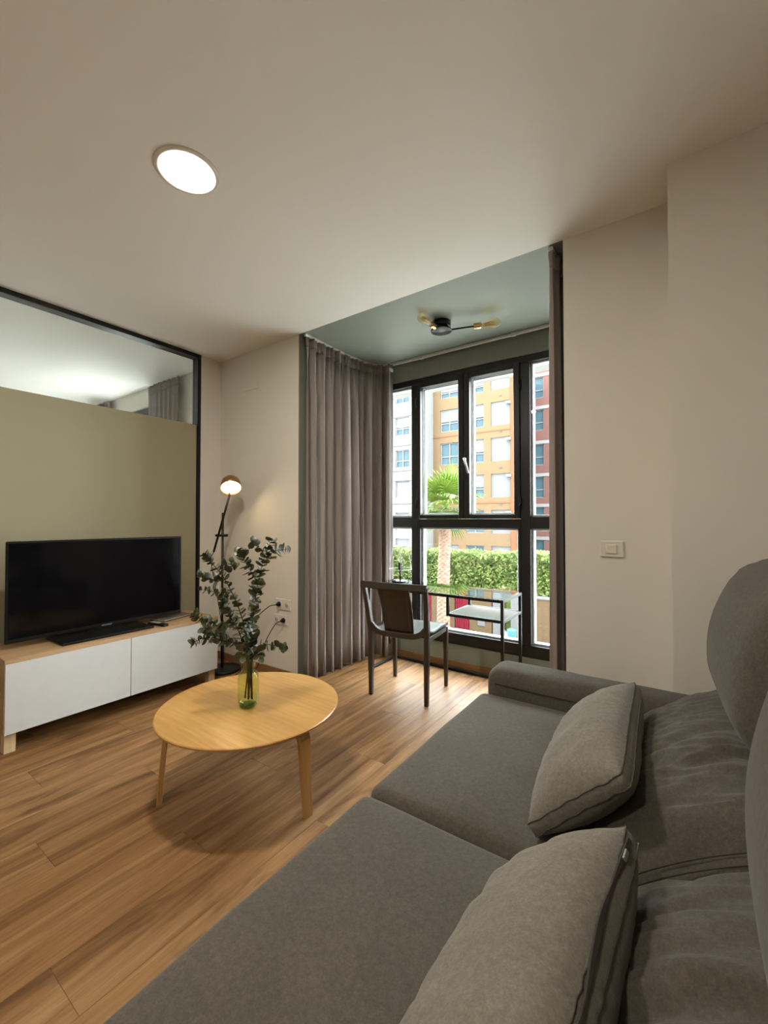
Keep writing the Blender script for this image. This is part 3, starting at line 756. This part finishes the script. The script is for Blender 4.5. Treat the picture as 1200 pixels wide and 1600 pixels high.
branch([vb(-.012, -.008, .035), pv(388, 1036), pv(376, 990, .03), pv(362, 965, .05), pv(352, 948, .07), pv(352, 930, .08)], 44, 1.1, 'dense middle eucalyptus branch in front of the lamp pole',
       [([pv(366, 975, .05), pv(345, 985, .08), pv(335, 1000, .1)], 16)], 21)
branch([vb(.014, .010, .03), pv(395, 1036), pv(402, 1014), pv(418, 1006, .02), pv(440, 1010, .04), pv(444, 1012, .04)], 22, 1.0, 'short low eucalyptus branch pointing at the curtain hem', (), 27)
branch([vb(.004, .014, .03), pv(393, 1036), pv(392, 1005, -.03), pv(396, 970, -.05), pv(398, 945, -.06), pv(404, 915, -.05)], 34, 1.25, 'short upright eucalyptus branch with large round leaves',
       [([pv(394, 1000, -.03), pv(384, 1020, -.07), pv(380, 1024, -.09)], 8), ([pv(394, 1000, -.03), pv(404, 1022, -.05), pv(408, 1026, -.06)], 8)], 33, .22)

# ================================================================ desk, lamp, chair
dk = thing('desk', 'black metal frame desk with glass top and a small side shelf', 'desk', (-1.49, 2.89, 0))
dx0, dx1, dy0, dy1, dz = -2.03, -.955, 2.70, 3.07, .675
bt = .010
def bar(a, b, name='rail'):
    a = Vector(a); b = Vector(b); lo = Vector(map(min, a, b)) - Vector((bt, bt, bt)); hi = Vector(map(max, a, b)) + Vector((bt, bt, bt))
    return B(name, lo, hi, 'black_metal', dk, .002)
for (xx, yy) in ((dx0, dy0), (dx0, dy1), (dx1, dy0), (dx1, dy1)):
    B('leg', (xx - bt, yy - bt, 0), (xx + bt, yy + bt, dz - .008), 'black_metal', dk, .002)
zt = dz - .018
for yy in (dy0, dy1): bar((dx0 + .02, yy, zt), (dx1 - .02, yy, zt), 'top_rail')
for xx in (dx0, dx1): bar((xx, dy0 + .02, zt), (xx, dy1 - .02, zt), 'top_rail')
bar((dx0 + .02, dy1, .012), (dx1 - .02, dy1, .012), 'floor_rail')
bar((dx0, dy0 + .02, .012), (dx0, dy1 - .02, .012), 'floor_rail'); bar((dx1, dy0 + .02, .012), (dx1, dy1 - .02, .012), 'floor_rail')
sx = -1.345; zs = .525
for yy in (dy0, dy1):
    B('hanger', (sx - bt, yy - bt, zs - bt), (sx + bt, yy + bt, zt - bt), 'black_metal', dk, .002)
    bar((sx + .02, yy, zs), (dx1 - .02, yy, zs), 'shelf_rail')
bar((sx, dy0 + .02, zs), (sx, dy1 - .02, zs), 'shelf_rail'); bar((dx1, dy0 + .02, zs), (dx1, dy1 - .02, zs), 'shelf_rail')
B('shelf', (sx + bt, dy0 + bt, zs - .004), (dx1 - bt, dy1 - bt, zs + .008), 'deskshelf', dk, .001)
B('glass_top', (dx0 - .008, dy0 - .008, dz - .0078), (dx1 + .008, dy1 + .008, dz), 'deskglass', dk, .001)

lx, ly = -1.893, 2.935
tl = thing('table_lamp', 'small black table lamp with bare bulb under a clear shade on the desk', 'table lamp', (lx, ly, dz))
Tl = Matrix.Translation((lx, ly, dz))
MB().lathe([(.001, .0005), (.066, .0005), (.070, .003), (.070, .012), (.066, .016), (.001, .016)], 36, Tl).build('base', 'black_metal', tl)
MB().tube([(lx, ly, dz + .014), (lx, ly, dz + .105)], .0065, 10).build('stem', 'black_metal', tl)
MB().lathe([(.001, .100), (.014, .100), (.017, .104), (.017, .160), (.015, .163), (.001, .163)], 20, Tl).build('socket', 'blackplastic', tl)
MB().lathe([(.011, .160), (.012, .172), (.017, .186), (.019, .200), (.016, .214), (.008, .222), (.001, .223)], 20, Tl).build('bulb', 'clearglass', tl)
shd = MB().lathe([(.092, .110), (.060, .290), (.059, .290), (.091, .110)], 36, Tl, closed=True).build('shade', 'shadefilm', tl)
ring = lambda r, z, n=36: [Tl @ Vector((r * math.cos(2 * PI * k / n), r * math.sin(2 * PI * k / n), z)) for k in range(n + 1)]
for (r0, z0) in ((.092, .110), (.060, .290)): child_w(MB().tube(ring(r0, z0), .0022, 6), 'shade_rim', 'wirewhite', shd, tl.location)
for k in range(4):
    a = k * PI / 2 + .6; u = Vector((math.cos(a), math.sin(a), 0))
    child_w(MB().tube([Tl @ (u * .092 + Vector((0, 0, .11))), Tl @ (u * .060 + Vector((0, 0, .29)))], .0018, 6), 'shade_wire', 'wirewhite', shd, tl.location)
    MB().tube([Tl @ Vector((0, 0, .166)) + u * .012, Tl @ (u * .060 + Vector((0, 0, .288)))], .0012, 5).build('shade_spoke', 'wirewhite', tl)
MB().tube(spline([(lx - .005, ly, dz + .05), (lx - .04, ly - .01, dz + .035), (lx - .075, ly - .02, dz + .014), (lx - .095, ly - .01, dz + .006), (lx - .105, ly + .03, dz + .006), (lx - .11, ly + .09, dz + .006)], 8), .0028, 7).build('cord', 'blackplastic', tl)

ch = thing('desk_chair', 'dark taupe leather side chair pulled up to the desk', 'chair', (-1.568, 2.549, 0), R(7.5), world=False)
hw, hb, hf = .203, -.188, .188
for s in (-1, 1):
    MB().sweep([(s * hw, hb - .0, 0), (s * hw, hb + .005, .25), (s * (hw + .002), hb + .004, .44), (s * (hw + .012), hb - .03, .62), (s * (hw + .020), hb - .072, .765)], [.013, .016, .017, .016, .015], [.015, .019, .022, .019, .014], (1, 0, 0)).build('back_leg', 'chair', ch)
    MB().sweep([(s * hw, hf, 0), (s * hw, hf - .006, .25), (s * hw, hf - .01, .425)], [.012, .015, .018], [.013, .017, .021], (1, 0, 0)).build('front_leg', 'chair', ch)
    MB().box((s * hw - .012, hb + .02, .395), (s * hw + .012, hf - .025, .43), .004).build('side_rail', 'chair', ch)
MB().box((-hw + .018, hf - .024, .395), (hw - .018, hf - .004, .43), .004).build('front_rail', 'chair', ch)
st = MB(); n = 12; vs = []; fs = []
for j in range(n + 1):
    y = hb - .004 + (hf + .012 - hb) * j / n; t = j / n
    for i in range(n + 1):
        xx = -1 + 2 * i / n; dip = .014 * (1 - xx ** 4) * (1 - .4 * t)
        vs.append((xx * (hw + .012), y, .452 - dip + (.012 * xx * xx if j < 3 else 0)))
m = len(vs); vs += [(a, b, c - .016) for (a, b, c) in vs]; W = n + 1
for j in range(n):
    for i in range(n):
        q = (j * W + i, j * W + i + 1, (j + 1) * W + i + 1, (j + 1) * W + i); fs.append(q); fs.append(tuple(m + k for k in q[::-1]))
rim = [i for i in range(W)] + [j * W + n for j in range(1, W)] + [n * W + i for i in range(n - 1, -1, -1)] + [j * W for j in range(n - 1, 0, -1)]
for a, b in zip(rim, rim[1:] + rim[:1]): fs.append((b, a, m + a, m + b))
st.add(vs, fs, True).build('seat', 'chair', ch)
# low curved back rail under the backrest, top rail, backrest panel
cr = [(x_ * (hw - .004), hb - .006 + .0, .428 + .055 * abs(x_) ** 5) for x_ in [-1 + 2 * i / 16 for i in range(17)]]
MB().sweep(cr, .011, .018, (0, 1, 0)).build('lower_back_rail', 'chair', ch)
tr_ = [(x_ * (hw + .030), hb - .076 - .020 * (1 - x_ * x_), .760) for x_ in [-1 + 2 * i / 12 for i in range(13)]]
MB().sweep(tr_, .022, .011, (0, .1, 1)).build('top_rail', 'chair', ch)
bk = MB(); vs = []; n = 10
for j in range(n + 1):
    t = j / n; z = .438 + (.752 - .438) * t
    wdt = .105 + .010 * t; yb = hb + .016 - .105 * t + .018 * math.sin(PI * t)
    for i in range(7):
        xx = -1 + i / 3; vs.append((xx * wdt, yb - .010 * (1 - xx * xx), z))
m = len(vs); vs += [(a, b + .010, c) for (a, b, c) in vs]; fs = []
for j in range(n):
    for i in range(6):
        q = (j * 7 + i, j * 7 + i + 1, (j + 1) * 7 + i + 1, (j + 1) * 7 + i); fs.append(q); fs.append(tuple(m + k for k in q[::-1]))
rim = list(range(7)) + [j * 7 + 6 for j in range(1, n + 1)] + [n * 7 + i for i in range(5, -1, -1)] + [j * 7 for j in range(n - 1, 0, -1)]
for a, b in zip(rim, rim[1:] + rim[:1]): fs.append((b, a, m + a, m + b))
bk.add(vs, fs, True).build('backrest', 'chair', ch)

# ================================================================ sofa
def axis_pts(h, r, n, m=4):
    e = [-h + r * (1 - math.cos(PI / 2 * i / m)) * 1.0 for i in range(m)]
    mid = [-(h - r) + 2 * (h - r) * i / n for i in range(n + 1)]
    return e + mid + [-v for v in e[::-1]]
def cushion(h, r, n, bulge=(0, 0, 0), T=Matrix(), wr=None, power=2.0):
    ax = [axis_pts(h[a], r, n[a]) for a in range(3)]; N = [len(a) - 1 for a in ax]
    idx = {}; vs = []; fs = []
    def vid(i, j, k):
        key = (i, j, k)
        if key in idx: return idx[key]
        q = Vector((ax[0][i], ax[1][j], ax[2][k]))
        c = Vector([max(-(h[a] - r), min(h[a] - r, q[a])) for a in range(3)]); d = q - c
        nr = d.normalized() if d.length > 1e-9 else Vector((0, 0, 1))
        p = c + nr * r
        u = [min(1, abs(q[a]) / h[a]) for a in range(3)]
        for a in range(3):
            b_, c_ = (a + 1) % 3, (a + 2) % 3
            p[a] += nr[a] * bulge[a] * (1 - u[b_] ** power) * (1 - u[c_] ** power)
        if wr: p += nr * wr(q, nr)
        idx[key] = len(vs); vs.append(T @ p); return idx[key]
    for a in range(3):
        b_, c_ = (a + 1) % 3, (a + 2) % 3
        for s in (0, N[a]):
            for i in range(N[b_]):
                for j in range(N[c_]):
                    def k(i2, j2):
                        t = [0, 0, 0]; t[a] = s; t[b_] = i2; t[c_] = j2; return vid(*t)
                    q = (k(i, j), k(i + 1, j), k(i + 1, j + 1), k(i, j + 1))
                    fs.append(q if s else q[::-1])
    return MB().add(vs, fs, True)
def ctr(lo, hi):
    lo = Vector(lo); hi = Vector(hi); return (lo + hi) / 2, tuple((hi - lo) / 2)
so = thing('sofa', 'wide grey brown fabric sofa with low arm and thick back cushions', 'sofa', (-.1, .9, 0))
B('base', (-.655, -.05, .07), (.50, 1.76, .27), 'sofa', so, .012)
for (xx, yy) in ((-.60, .03), (-.60, 1.66), (.40, .03), (.40, 1.66)):
    B('foot', (xx, yy, 0), (xx + .05, yy + .05, .07), 'black_metal', so, .004)
sw = lambda q, nr: .0025 * noise.noise(Vector((q.x * 5, q.y * 5, q.z * 5)))
for (ya, yb) in ((.934, 1.748), (-.045, .930)):
    c, h = ctr((-.716, ya, .262), (.16, yb, .458))
    cushion(h, .034, (16, 16, 4), (.006, .002, .022), Matrix.Translation(c), sw, 2.5).build('seat_cushion', 'sofa', so)
for (ya, yb) in ((1.752, 1.945), (-.26, -.05)):
    c, h = ctr((-.700, ya, .06), (.50, yb, .553))
    arm = cushion(h, .055, (18, 4, 6), (.004, .004, .006), Matrix.Translation(c), sw).build('arm', 'sofa', so)
    ys = ya if ya > 1 else yb; sg = -1 if ya > 1 else 1
    child_w(MB().tube([(-.655 + .9 * q / 12, ys + sg * .0035 * min(1, q / 3), .496) for q in range(13)], .0016, 6), 'seam', 'seam', arm, so.location)
B('back_frame', (.20, -.05, .27), (.56, 1.74, .74), 'sofa', so, .03)
def lumbar_wr(seed):
    def f(q, nr):
        if nr.z < .1: return 0
        a = noise.noise(Vector((q.x * 2.6 + seed, q.y * 19 + 1.3 * math.sin(q.x * 6 + seed), seed)))
        b = noise.noise(Vector((q.x * 4 + seed, q.y * 46 + 1.5 * math.sin(q.x * 8), 5 + seed)))
        e = max(0, 1 - abs(q.x) / .26)
        return nr.z * (.030 * -abs(a) + .0085 * b + .010) * (.5 + .5 * e)
    return f
tl_ = R(-36)
for k, (ya, yb) in enumerate(((.945, 1.735), (-.02, .925))):
    Tm = Matrix.Translation((.036, (ya + yb) / 2, .494)) @ Matrix.Rotation(tl_, 4, 'Y')
    hy = (yb - ya) / 2
    lc = cushion((.235, hy, .088), .080, (14, 130, 4), (.0, .012, .066), Tm, lumbar_wr(3.1 + 7 * k), 2.6).build('lumbar_cushion', 'sofa', so)
    ss = MB()
    for sgn in (-1, 1):
        ss.tube([Tm @ Vector((x_, sgn * (hy - .006), .062 + .022 * (1 - (x_ / .2) ** 2))) for x_ in [-.155 + .31 * i / 14 for i in range(15)]], .0014, 6)
    child_w(ss, 'seam', 'seam', lc, so.location)
def head_wr(seed):
    def f(q, nr):
        a = noise.noise(Vector((q.x * 3, q.y * 4 + seed, q.z * 12 + seed)))
        e = max(0, (q.z - .02) / .16)
        return .006 * a * e
    return f
for k, (ya, yb) in enumerate(((.985, 1.70), (.02, .905))):
    Tm = Matrix.Translation((.205, (ya + yb) / 2, .895)) @ Matrix.Rotation(R(14), 4, 'Y')
    cushion((.095, (yb - ya) / 2, .185), .085, (4, 24, 12), (.055, .010, .012), Tm, head_wr(2 + 5 * k), 2.0).build('headrest_cushion', 'sofa', so)

# ---- throw pillows (boxed edge)
def pillow(label, L, Hh, T, seed, zipper=False):
    """L along local y, Hh along local x, z = thickness"""
    t = thing('throw_pillow', label, 'pillow', tuple(T.translation), group='pillows on the sofa')
    N1, N2 = 44, 28; g = .013
    def pt(u, v, side):
        pin = 1 - .055 * (1 - v * v) if True else 1
        x_ = u * (1 - .06 * v ** 6) * Hh / 2 * (1 - .05 * (1 - v * v) * abs(u)) ; y_ = v * (1 - .035 * u ** 6) * L / 2 * (1 - .05 * (1 - u * u) * abs(v))
        e = (max(0, 1 - abs(u) ** 2.6) ** .62) * (max(0, 1 - abs(v) ** 3.2) ** .62)
        wr = .007 * noise.noise(Vector((u * 2.0 + seed, v * 7 * (1 if abs(u) > .3 else .6), seed))) * e
        cr = .004 * noise.noise(Vector((u * 5 + seed, v * 18, seed * 2))) * (1 - e) * .8
        return Vector((x_, y_, side * (g + .068 * e + wr + cr)))
    def uu(i, n): a = -1 + 2 * i / n; return math.copysign(abs(a) ** .85, a)
    vs = []; fs = []; W = N2 + 1
    for side in (1, -1):
        for j in range(N1 + 1):
            for i in range(N2 + 1): vs.append(T @ pt(uu(i, N2), uu(j, N1), side))
    m = (N1 + 1) * W
    for sd in range(2):
        for j in range(N1):
            for i in range(N2):
                q = tuple(sd * m + k for k in (j * W + i, j * W + i + 1, (j + 1) * W + i + 1, (j + 1) * W + i)); fs.append(q if sd == 0 else q[::-1])
    rim = [i for i in range(W)] + [j * W + N2 for j in range(1, N1 + 1)] + [N1 * W + i for i in range(N2 - 1, -1, -1)] + [j * W for j in range(N1 - 1, 0, -1)]
    for a, b in zip(rim, rim[1:] + rim[:1]): fs.append((b, a, m + a, m + b))
    cov = MB().add(vs, fs, True).build('cover', 'pillow', t)
    for side in (0, 1):
        loop = [Vector(vs[side * m + k]) for k in rim]; loop.append(loop[0])
        MB().tube(loop, .0017, 6, caps=False).build('piping', 'sofa', t)
    if zipper:
        pts = [T @ (pt(1, v, 1) * .5 + pt(1, v, -1) * .5 + Vector((.0025, 0, .010 + .004 * math.sin(v * 5)))) for v in [-.9 + 1.8 * i / 20 for i in range(21)]]
        nz = (T.to_3x3() @ Vector((0, 0, 1)))
        MB().sweep(pts, [.001 + .0035 * abs(math.sin(i * .42)) for i in range(21)], .002, nz).build('zipper_gap', 'seam', t)
        e = pts[18]; MB().box((-.002, -.011, -.0035), (.002, .011, .0035), .001, Matrix.Translation(e + (T.to_3x3() @ Vector((.004, 0, 0)))) @ T.to_3x3().to_4x4()).build('zipper_pull', 'silver', t)
    return t
Tp = Matrix.Translation((-.200, 1.275, .577)) @ Matrix.Rotation(R(2), 4, 'Z') @ Matrix.Rotation(R(-43), 4, 'Y')
pillow('taupe throw pillow leaning on the far back cushion by the low arm',   .60, .27, Tp, 4.0)
Tp = Matrix.Translation((-.178, .560, .583)) @ Matrix.Rotation(R(-3), 4, 'Z') @ Matrix.Rotation(R(-43), 4, 'Y')
pillow('taupe throw pillow with a gaping zip leaning on the other back cushion', .54, .27, Tp, 9.0, True)

# ================================================================ outdoors
GZ = -3.0
tag(B('ground_outside', (-60, 3.9, GZ - .3), (40, 70, GZ), 'ground', None, 0, origin=(-10, 30, GZ - .3)), 'pale paved yard below the window', 'ground', kind='structure')
# yard wall with gate
YY = 15.0
yw = thing('yard_wall', 'low orange brick yard wall under the hedge', 'wall', (-7, YY, GZ))
B('brickwork', (-6.58, YY, GZ), (-5.70, YY + .25, GZ + 1.55), 'orange', yw, .01)
B('brickwork', (-16, YY, GZ), (-8.45, YY + .25, GZ + 1.45), 'orange', yw, .01)
B('brickwork', (-8.20, YY, GZ), (-7.20, YY + .25, GZ + 1.45), 'orange', yw, .01)
B('brickwork', (-4.4, YY, GZ), (4, YY + .25, GZ + 1.45), 'orange', yw, .01)
B('coping', (-16, YY - .03, GZ + 1.45), (-7.2, YY + .28, GZ + 1.52), 'extwhite', yw, .01); B('coping', (-4.4, YY - .03, GZ + 1.45), (4, YY + .28, GZ + 1.52), 'extwhite', yw, .01)
B('pier', (-5.66, YY - .02, GZ), (-5.40, YY + .25, GZ + 1.5), 'extwhite', yw, .01)
B('pier', (-5.0, YY - .02, GZ), (-4.75, YY + .25, GZ + 1.5), 'extwhite', yw, .01)
gt = thing('metal_gate', 'bright red metal gate in the yard wall', 'gate', (-6.87, YY, GZ))
B('frame', (-7.18, YY + .05, GZ + .02), (-6.60, YY + .09, GZ + 1.6), 'gate', gt, .005)
for k in range(7): B('slat', (-7.15 + k * .077, YY + .02, GZ + .06), (-7.10 + k * .077, YY + .052, GZ + 1.56), 'gate', gt, .004)
gt2 = thing('metal_gate', 'narrow red gate panel behind the palm trunk', 'gate', (-8.33, YY, GZ))
B('frame', (-8.44, YY + .05, GZ + .02), (-8.21, YY + .09, GZ + 1.5), 'gate', gt2, .005)
for k in range(3): B('slat', (-8.42 + k * .072, YY + .02, GZ + .06), (-8.37 + k * .072, YY + .052, GZ + 1.46), 'gate', gt2, .004)
sg = thing('sign_plate', 'small blank white plate on the brick yard wall', 'sign', (-6.1, YY, GZ + .25))
B('plate', (-6.24, YY - .03, GZ + .25), (-5.96, YY, GZ + .52), 'extwhite', sg, .01)
bn = thing('bin', 'small teal bin standing by the white gate pier', 'bin', (-4.82, YY - .45, GZ))
MB().lathe([(.001, 0), (.12, 0), (.15, .36), (.16, .38), (.15, .40), (.001, .41)], 20, Matrix.Translation((-4.82, YY - .45, GZ))).build('body', 'teal', bn)
MB().lathe([(.001, .43), (.12, .42), (.165, .39), (.165, .38), (.001, .41)], 20, Matrix.Translation((-4.82, YY - .45, GZ))).build('lid', 'teal', bn)

# hedge: tens of thousands of leaf quads on a lumpy volume
hg = thing('hedge', 'tall leafy green hedge behind the yard wall', 'hedge', (-7, YY + 1.0, GZ))
rng = random.Random(5); hb_ = MB(); vs = []; fs = []
for _ in range(42000):
    X = rng.uniform(-19, 3); a = rng.uniform(0, 1)
    top = -.05 + .30 * noise.noise(Vector((X * .55, 1, 0))) + .18 * noise.noise(Vector((X * 2.1, 4, 0)))
    if rng.random() < .62:
        Z = GZ + 1.3 + (top - GZ - 1.3) * rng.random() ** .85; Yp = YY + .62 + .22 * noise.noise(Vector((X * 1.3, Z * 1.6, 2))) + rng.uniform(-.12, .22)
    else:
        Z = top - rng.random() * .25; Yp = YY + rng.uniform(.4, 1.9)
    c = Vector((X, Yp, Z)); s = rng.uniform(.035, .085)
    n = Vector((rng.uniform(-1, 1), rng.uniform(-1.4, .4), rng.uniform(-.2, 1.3))).normalized(); u = n.cross(Vector((rng.uniform(-1, 1), rng.uniform(-1, 1), .3))).normalized(); v = n.cross(u)
    o = len(vs); vs += [c - u * s * .5, c - v * s, c + u * s * .5, c + v * s]; fs.append((o, o + 1, o + 2, o + 3))
hb_.add(vs, fs); ho = hb_.build('foliage', 'hedge', hg, fix=False); ho['kind'] = 'stuff'
core = MB()
for k in range(44):
    X = -19 + k * .5; core.box((X, YY + .75, GZ), (X + .5, YY + 1.7, -.35 + .28 * noise.noise(Vector((X * .55, 1, 0)))), .1)
core.build('inner_mass', 'hedge', hg)

# palm
px_, py_ = -7.16, 14.1
pm = thing('palm_tree', 'fan palm with a rough trunk standing in the yard', 'palm tree', (px_, py_, GZ))
tv_ = []; n = 26; rows = 120; top = 1.55
vs = []; fs = []
for j in range(rows + 1):
    z = GZ + (top - GZ) * j / rows; base = .215 - .03 * j / rows + (.10 * max(0, 1 - j / 8))
    for i in range(n):
        a = 2 * PI * i / n
        sc = .5 + .5 * math.sin(j * .9 + (i % 2) * PI) * math.sin(i * 13 * 2 * PI / n * 1.0 + 0) if True else 0
        r_ = base + .030 * abs(math.sin(j * PI / 4 + (i // 2 % 2) * PI / 2)) + .018 * noise.noise(Vector((i * 3.1, j * .9, 1)))
        wob = .05 * math.sin(z * .8)
        vs.append((px_ + wob + r_ * math.cos(a), py_ + r_ * math.sin(a), z))
for j in range(rows):
    for i in range(n): fs.append((j * n + i, j * n + (i + 1) % n, (j + 1) * n + (i + 1) % n, (j + 1) * n + i))
fs.append(tuple(rows * n + i for i in range(n)))
MB().add(vs, fs, False).build('trunk', 'trunk', pm)
def frond_mesh(seed):
    rng = random.Random(seed); m = MB(); L0 = rng.uniform(.55, .75)
    m.tube([(0, 0, 0), (0, L0 * .5, .03), (0, L0, 0)], [.018, .014, .010], 6)
    K = 22; R0 = rng.uniform(.75, .95)
    for k in range(K):
        a = R(-105) + R(210) * k / (K - 1); l = R0 * (1 - .25 * (abs(a) / 1.9) ** 2) * rng.uniform(.9, 1.05); wv = .034
        d = Vector((math.sin(a), math.cos(a), 0)); s = Vector((d.y, -d.x, 0)); o = Vector((0, L0, 0)); dr = rng.uniform(.12, .40)
        P = [o, o + d * l * .45 + Vector((0, 0, -.02 - .03 * dr)), o + d * l * .78 + Vector((0, 0, -.10 * dr - .03)), o + d * l + Vector((0, 0, -.45 * dr - .06))]
        ws = [.006, wv, wv * .7, .003]; vs = []
        for p, w_ in zip(P, ws): vs += [p - s * w_, p + Vector((0, 0, -.012 if w_ > .01 else 0)), p + s * w_]
        m.add(vs, [(i * 3 + q, i * 3 + q + 1, i * 3 + q + 4, i * 3 + q + 3) for i in range(3) for q in (0, 1)])
    ob = m.build('frond', 'palm', None, fix=False); me = ob.data; bpy.data.objects.remove(ob); return me
FM = [frond_mesh(i) for i in range(4)]
rng = random.Random(17)
for k in range(34):
    az = k * 2.39996 + rng.uniform(-.2, .2); el = R(78 - 128 * (k / 33) + rng.uniform(-8, 8))
    d = Vector((math.cos(az) * math.cos(el), math.sin(az) * math.cos(el), math.sin(el)))
    s = d.cross(Vector((0, 0, 1))).normalized(); nz = s.cross(d)
    ob = bpy.data.objects.new('frond', FM[k % 4]); COL.objects.link(ob); ob.parent = pm
    sc = rng.uniform(.85, 1.1) * (1.0 if el > -.2 else .85)
    ob.matrix_local = Matrix.Translation(Vector((px_ + .05, py_, 1.62 + .10 * (1 - k / 33))) - pm.location) @ Matrix((s, d, nz)).transposed().to_4x4() @ Matrix.Scale(sc, 4)

# ---- buildings
def window_unit(par, base, x0, x1, z0, z1, y, style, sub_y=.16):
    f = MB(); t = .07
    f.box((x0, y, z0), (x0 + t, y + .10, z1)); f.box((x1 - t, y, z0), (x1, y + .10, z1)); f.box((x0 + t, y, z1 - t), (x1 - t, y + .10, z1)); f.box((x0 + t, y, z0), (x1 - t, y + .10, z0 + t))
    if style in ('glass', 'half'):
        xm = (x0 + x1) / 2; zm = z0 + (z1 - z0) * .38
        f.box((xm - .04, y, z0 + t), (xm + .04, y + .08, z1 - t)); f.box((x0 + t, y + .01, zm - .04), (xm - .04, y + .08, zm + .04)); f.box((xm + .04, y + .01, zm - .04), (x1 - t, y + .08, zm + .04))
    o = f.build('window', 'extwhite', par)
    child_w(MB().box((x0 + .02, y + .10, z0 + .02), (x1 - .02, y + .13, z1 - .02)), 'pane', 'extglass', o, base)
    child_w(MB().box((x0 - .06, y - .10, z0 - .09), (x1 + .06, y + .02, z0 - .02)), 'sill', 'line', o, base)
    if style in ('shutter', 'half'):
        zb = z0 + t if style == 'shutter' else z0 + (z1 - z0) * .45
        s = MB(); z = z1 - t
        while z > zb + .01:
            za = max(zb, z - .11); s.box((x0 + t, y + .02, za + .015), (x1 - t, y + .05, z)); s.box((x0 + t, y + .032, za), (x1 - t, y + .045, za + .016)); z -= .11
        child_w(s, 'roller_shutter', 'shutter', o, base)
def building(name, label, x0, x1, y, z0, z1, mat, depth=9):
    t = thing(name, label, 'building', ((x0 + x1) / 2, y, z0)); return t
def wall_grid(par, x0, x1, y, z0, z1, cols, rows, mat, depth):
    """facade with real window openings: strips between the columns and between the rows"""
    m = MB(); xs = [x0] + [v for c in cols for v in c] + [x1]
    for i in range(0, len(xs), 2): m.box((xs[i], y, z0), (xs[i + 1], y + .3, z1))
    zz = [z0] + [v for r in rows for v in r] + [z1]
    for c in cols:
        for i in range(0, len(zz), 2): m.box((c[0], y, zz[i]), (c[1], y + .3, zz[i + 1]))
    m.box((x0, y + .3, z0), (x1, y + depth, z1))
    return m.build('facade', mat, par)
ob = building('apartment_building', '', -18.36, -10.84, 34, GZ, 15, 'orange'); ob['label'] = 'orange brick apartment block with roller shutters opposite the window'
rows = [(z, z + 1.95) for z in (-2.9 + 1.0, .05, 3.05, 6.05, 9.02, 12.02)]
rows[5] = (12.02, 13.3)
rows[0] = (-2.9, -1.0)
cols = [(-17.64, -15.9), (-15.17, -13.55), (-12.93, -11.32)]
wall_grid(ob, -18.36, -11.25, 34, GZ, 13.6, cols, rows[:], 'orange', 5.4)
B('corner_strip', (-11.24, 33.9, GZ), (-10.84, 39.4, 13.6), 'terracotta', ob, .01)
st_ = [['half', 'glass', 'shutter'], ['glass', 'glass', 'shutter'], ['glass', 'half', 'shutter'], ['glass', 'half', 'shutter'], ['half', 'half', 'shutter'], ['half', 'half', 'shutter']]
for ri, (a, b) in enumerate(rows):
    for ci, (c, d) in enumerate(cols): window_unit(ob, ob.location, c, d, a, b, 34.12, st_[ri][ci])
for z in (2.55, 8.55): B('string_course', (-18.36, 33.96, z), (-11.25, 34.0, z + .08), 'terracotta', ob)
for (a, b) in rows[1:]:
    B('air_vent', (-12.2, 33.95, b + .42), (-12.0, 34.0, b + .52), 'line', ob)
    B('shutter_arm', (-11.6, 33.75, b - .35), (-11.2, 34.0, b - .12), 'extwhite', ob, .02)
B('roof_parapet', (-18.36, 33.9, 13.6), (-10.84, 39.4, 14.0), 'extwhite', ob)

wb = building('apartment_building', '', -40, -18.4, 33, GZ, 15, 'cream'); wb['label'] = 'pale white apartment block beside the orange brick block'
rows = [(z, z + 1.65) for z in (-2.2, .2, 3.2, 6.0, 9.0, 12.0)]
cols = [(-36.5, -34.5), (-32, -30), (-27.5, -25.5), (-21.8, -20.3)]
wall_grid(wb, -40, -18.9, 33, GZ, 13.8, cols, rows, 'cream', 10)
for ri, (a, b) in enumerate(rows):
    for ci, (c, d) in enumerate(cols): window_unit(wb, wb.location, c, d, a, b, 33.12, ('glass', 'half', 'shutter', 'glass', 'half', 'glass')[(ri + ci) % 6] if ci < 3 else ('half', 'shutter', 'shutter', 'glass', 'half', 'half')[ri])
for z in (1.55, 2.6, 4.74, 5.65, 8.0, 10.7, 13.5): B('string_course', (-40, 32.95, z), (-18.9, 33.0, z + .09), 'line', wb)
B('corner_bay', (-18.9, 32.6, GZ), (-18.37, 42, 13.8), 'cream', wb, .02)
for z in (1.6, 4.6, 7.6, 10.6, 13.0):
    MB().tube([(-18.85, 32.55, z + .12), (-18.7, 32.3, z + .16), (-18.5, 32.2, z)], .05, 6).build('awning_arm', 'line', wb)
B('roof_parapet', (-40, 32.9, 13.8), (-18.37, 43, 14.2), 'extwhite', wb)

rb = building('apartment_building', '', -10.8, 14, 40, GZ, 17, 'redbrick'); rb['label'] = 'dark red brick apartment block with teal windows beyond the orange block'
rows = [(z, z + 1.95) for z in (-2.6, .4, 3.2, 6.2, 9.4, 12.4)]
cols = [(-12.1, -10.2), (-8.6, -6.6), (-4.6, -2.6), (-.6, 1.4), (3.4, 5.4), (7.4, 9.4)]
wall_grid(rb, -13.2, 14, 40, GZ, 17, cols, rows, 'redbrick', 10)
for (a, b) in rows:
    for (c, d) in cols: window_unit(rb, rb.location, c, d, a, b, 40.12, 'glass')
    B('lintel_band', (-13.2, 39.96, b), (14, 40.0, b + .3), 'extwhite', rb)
for o in scene.objects:
    if o.get('_w') is not None: del o['_w']
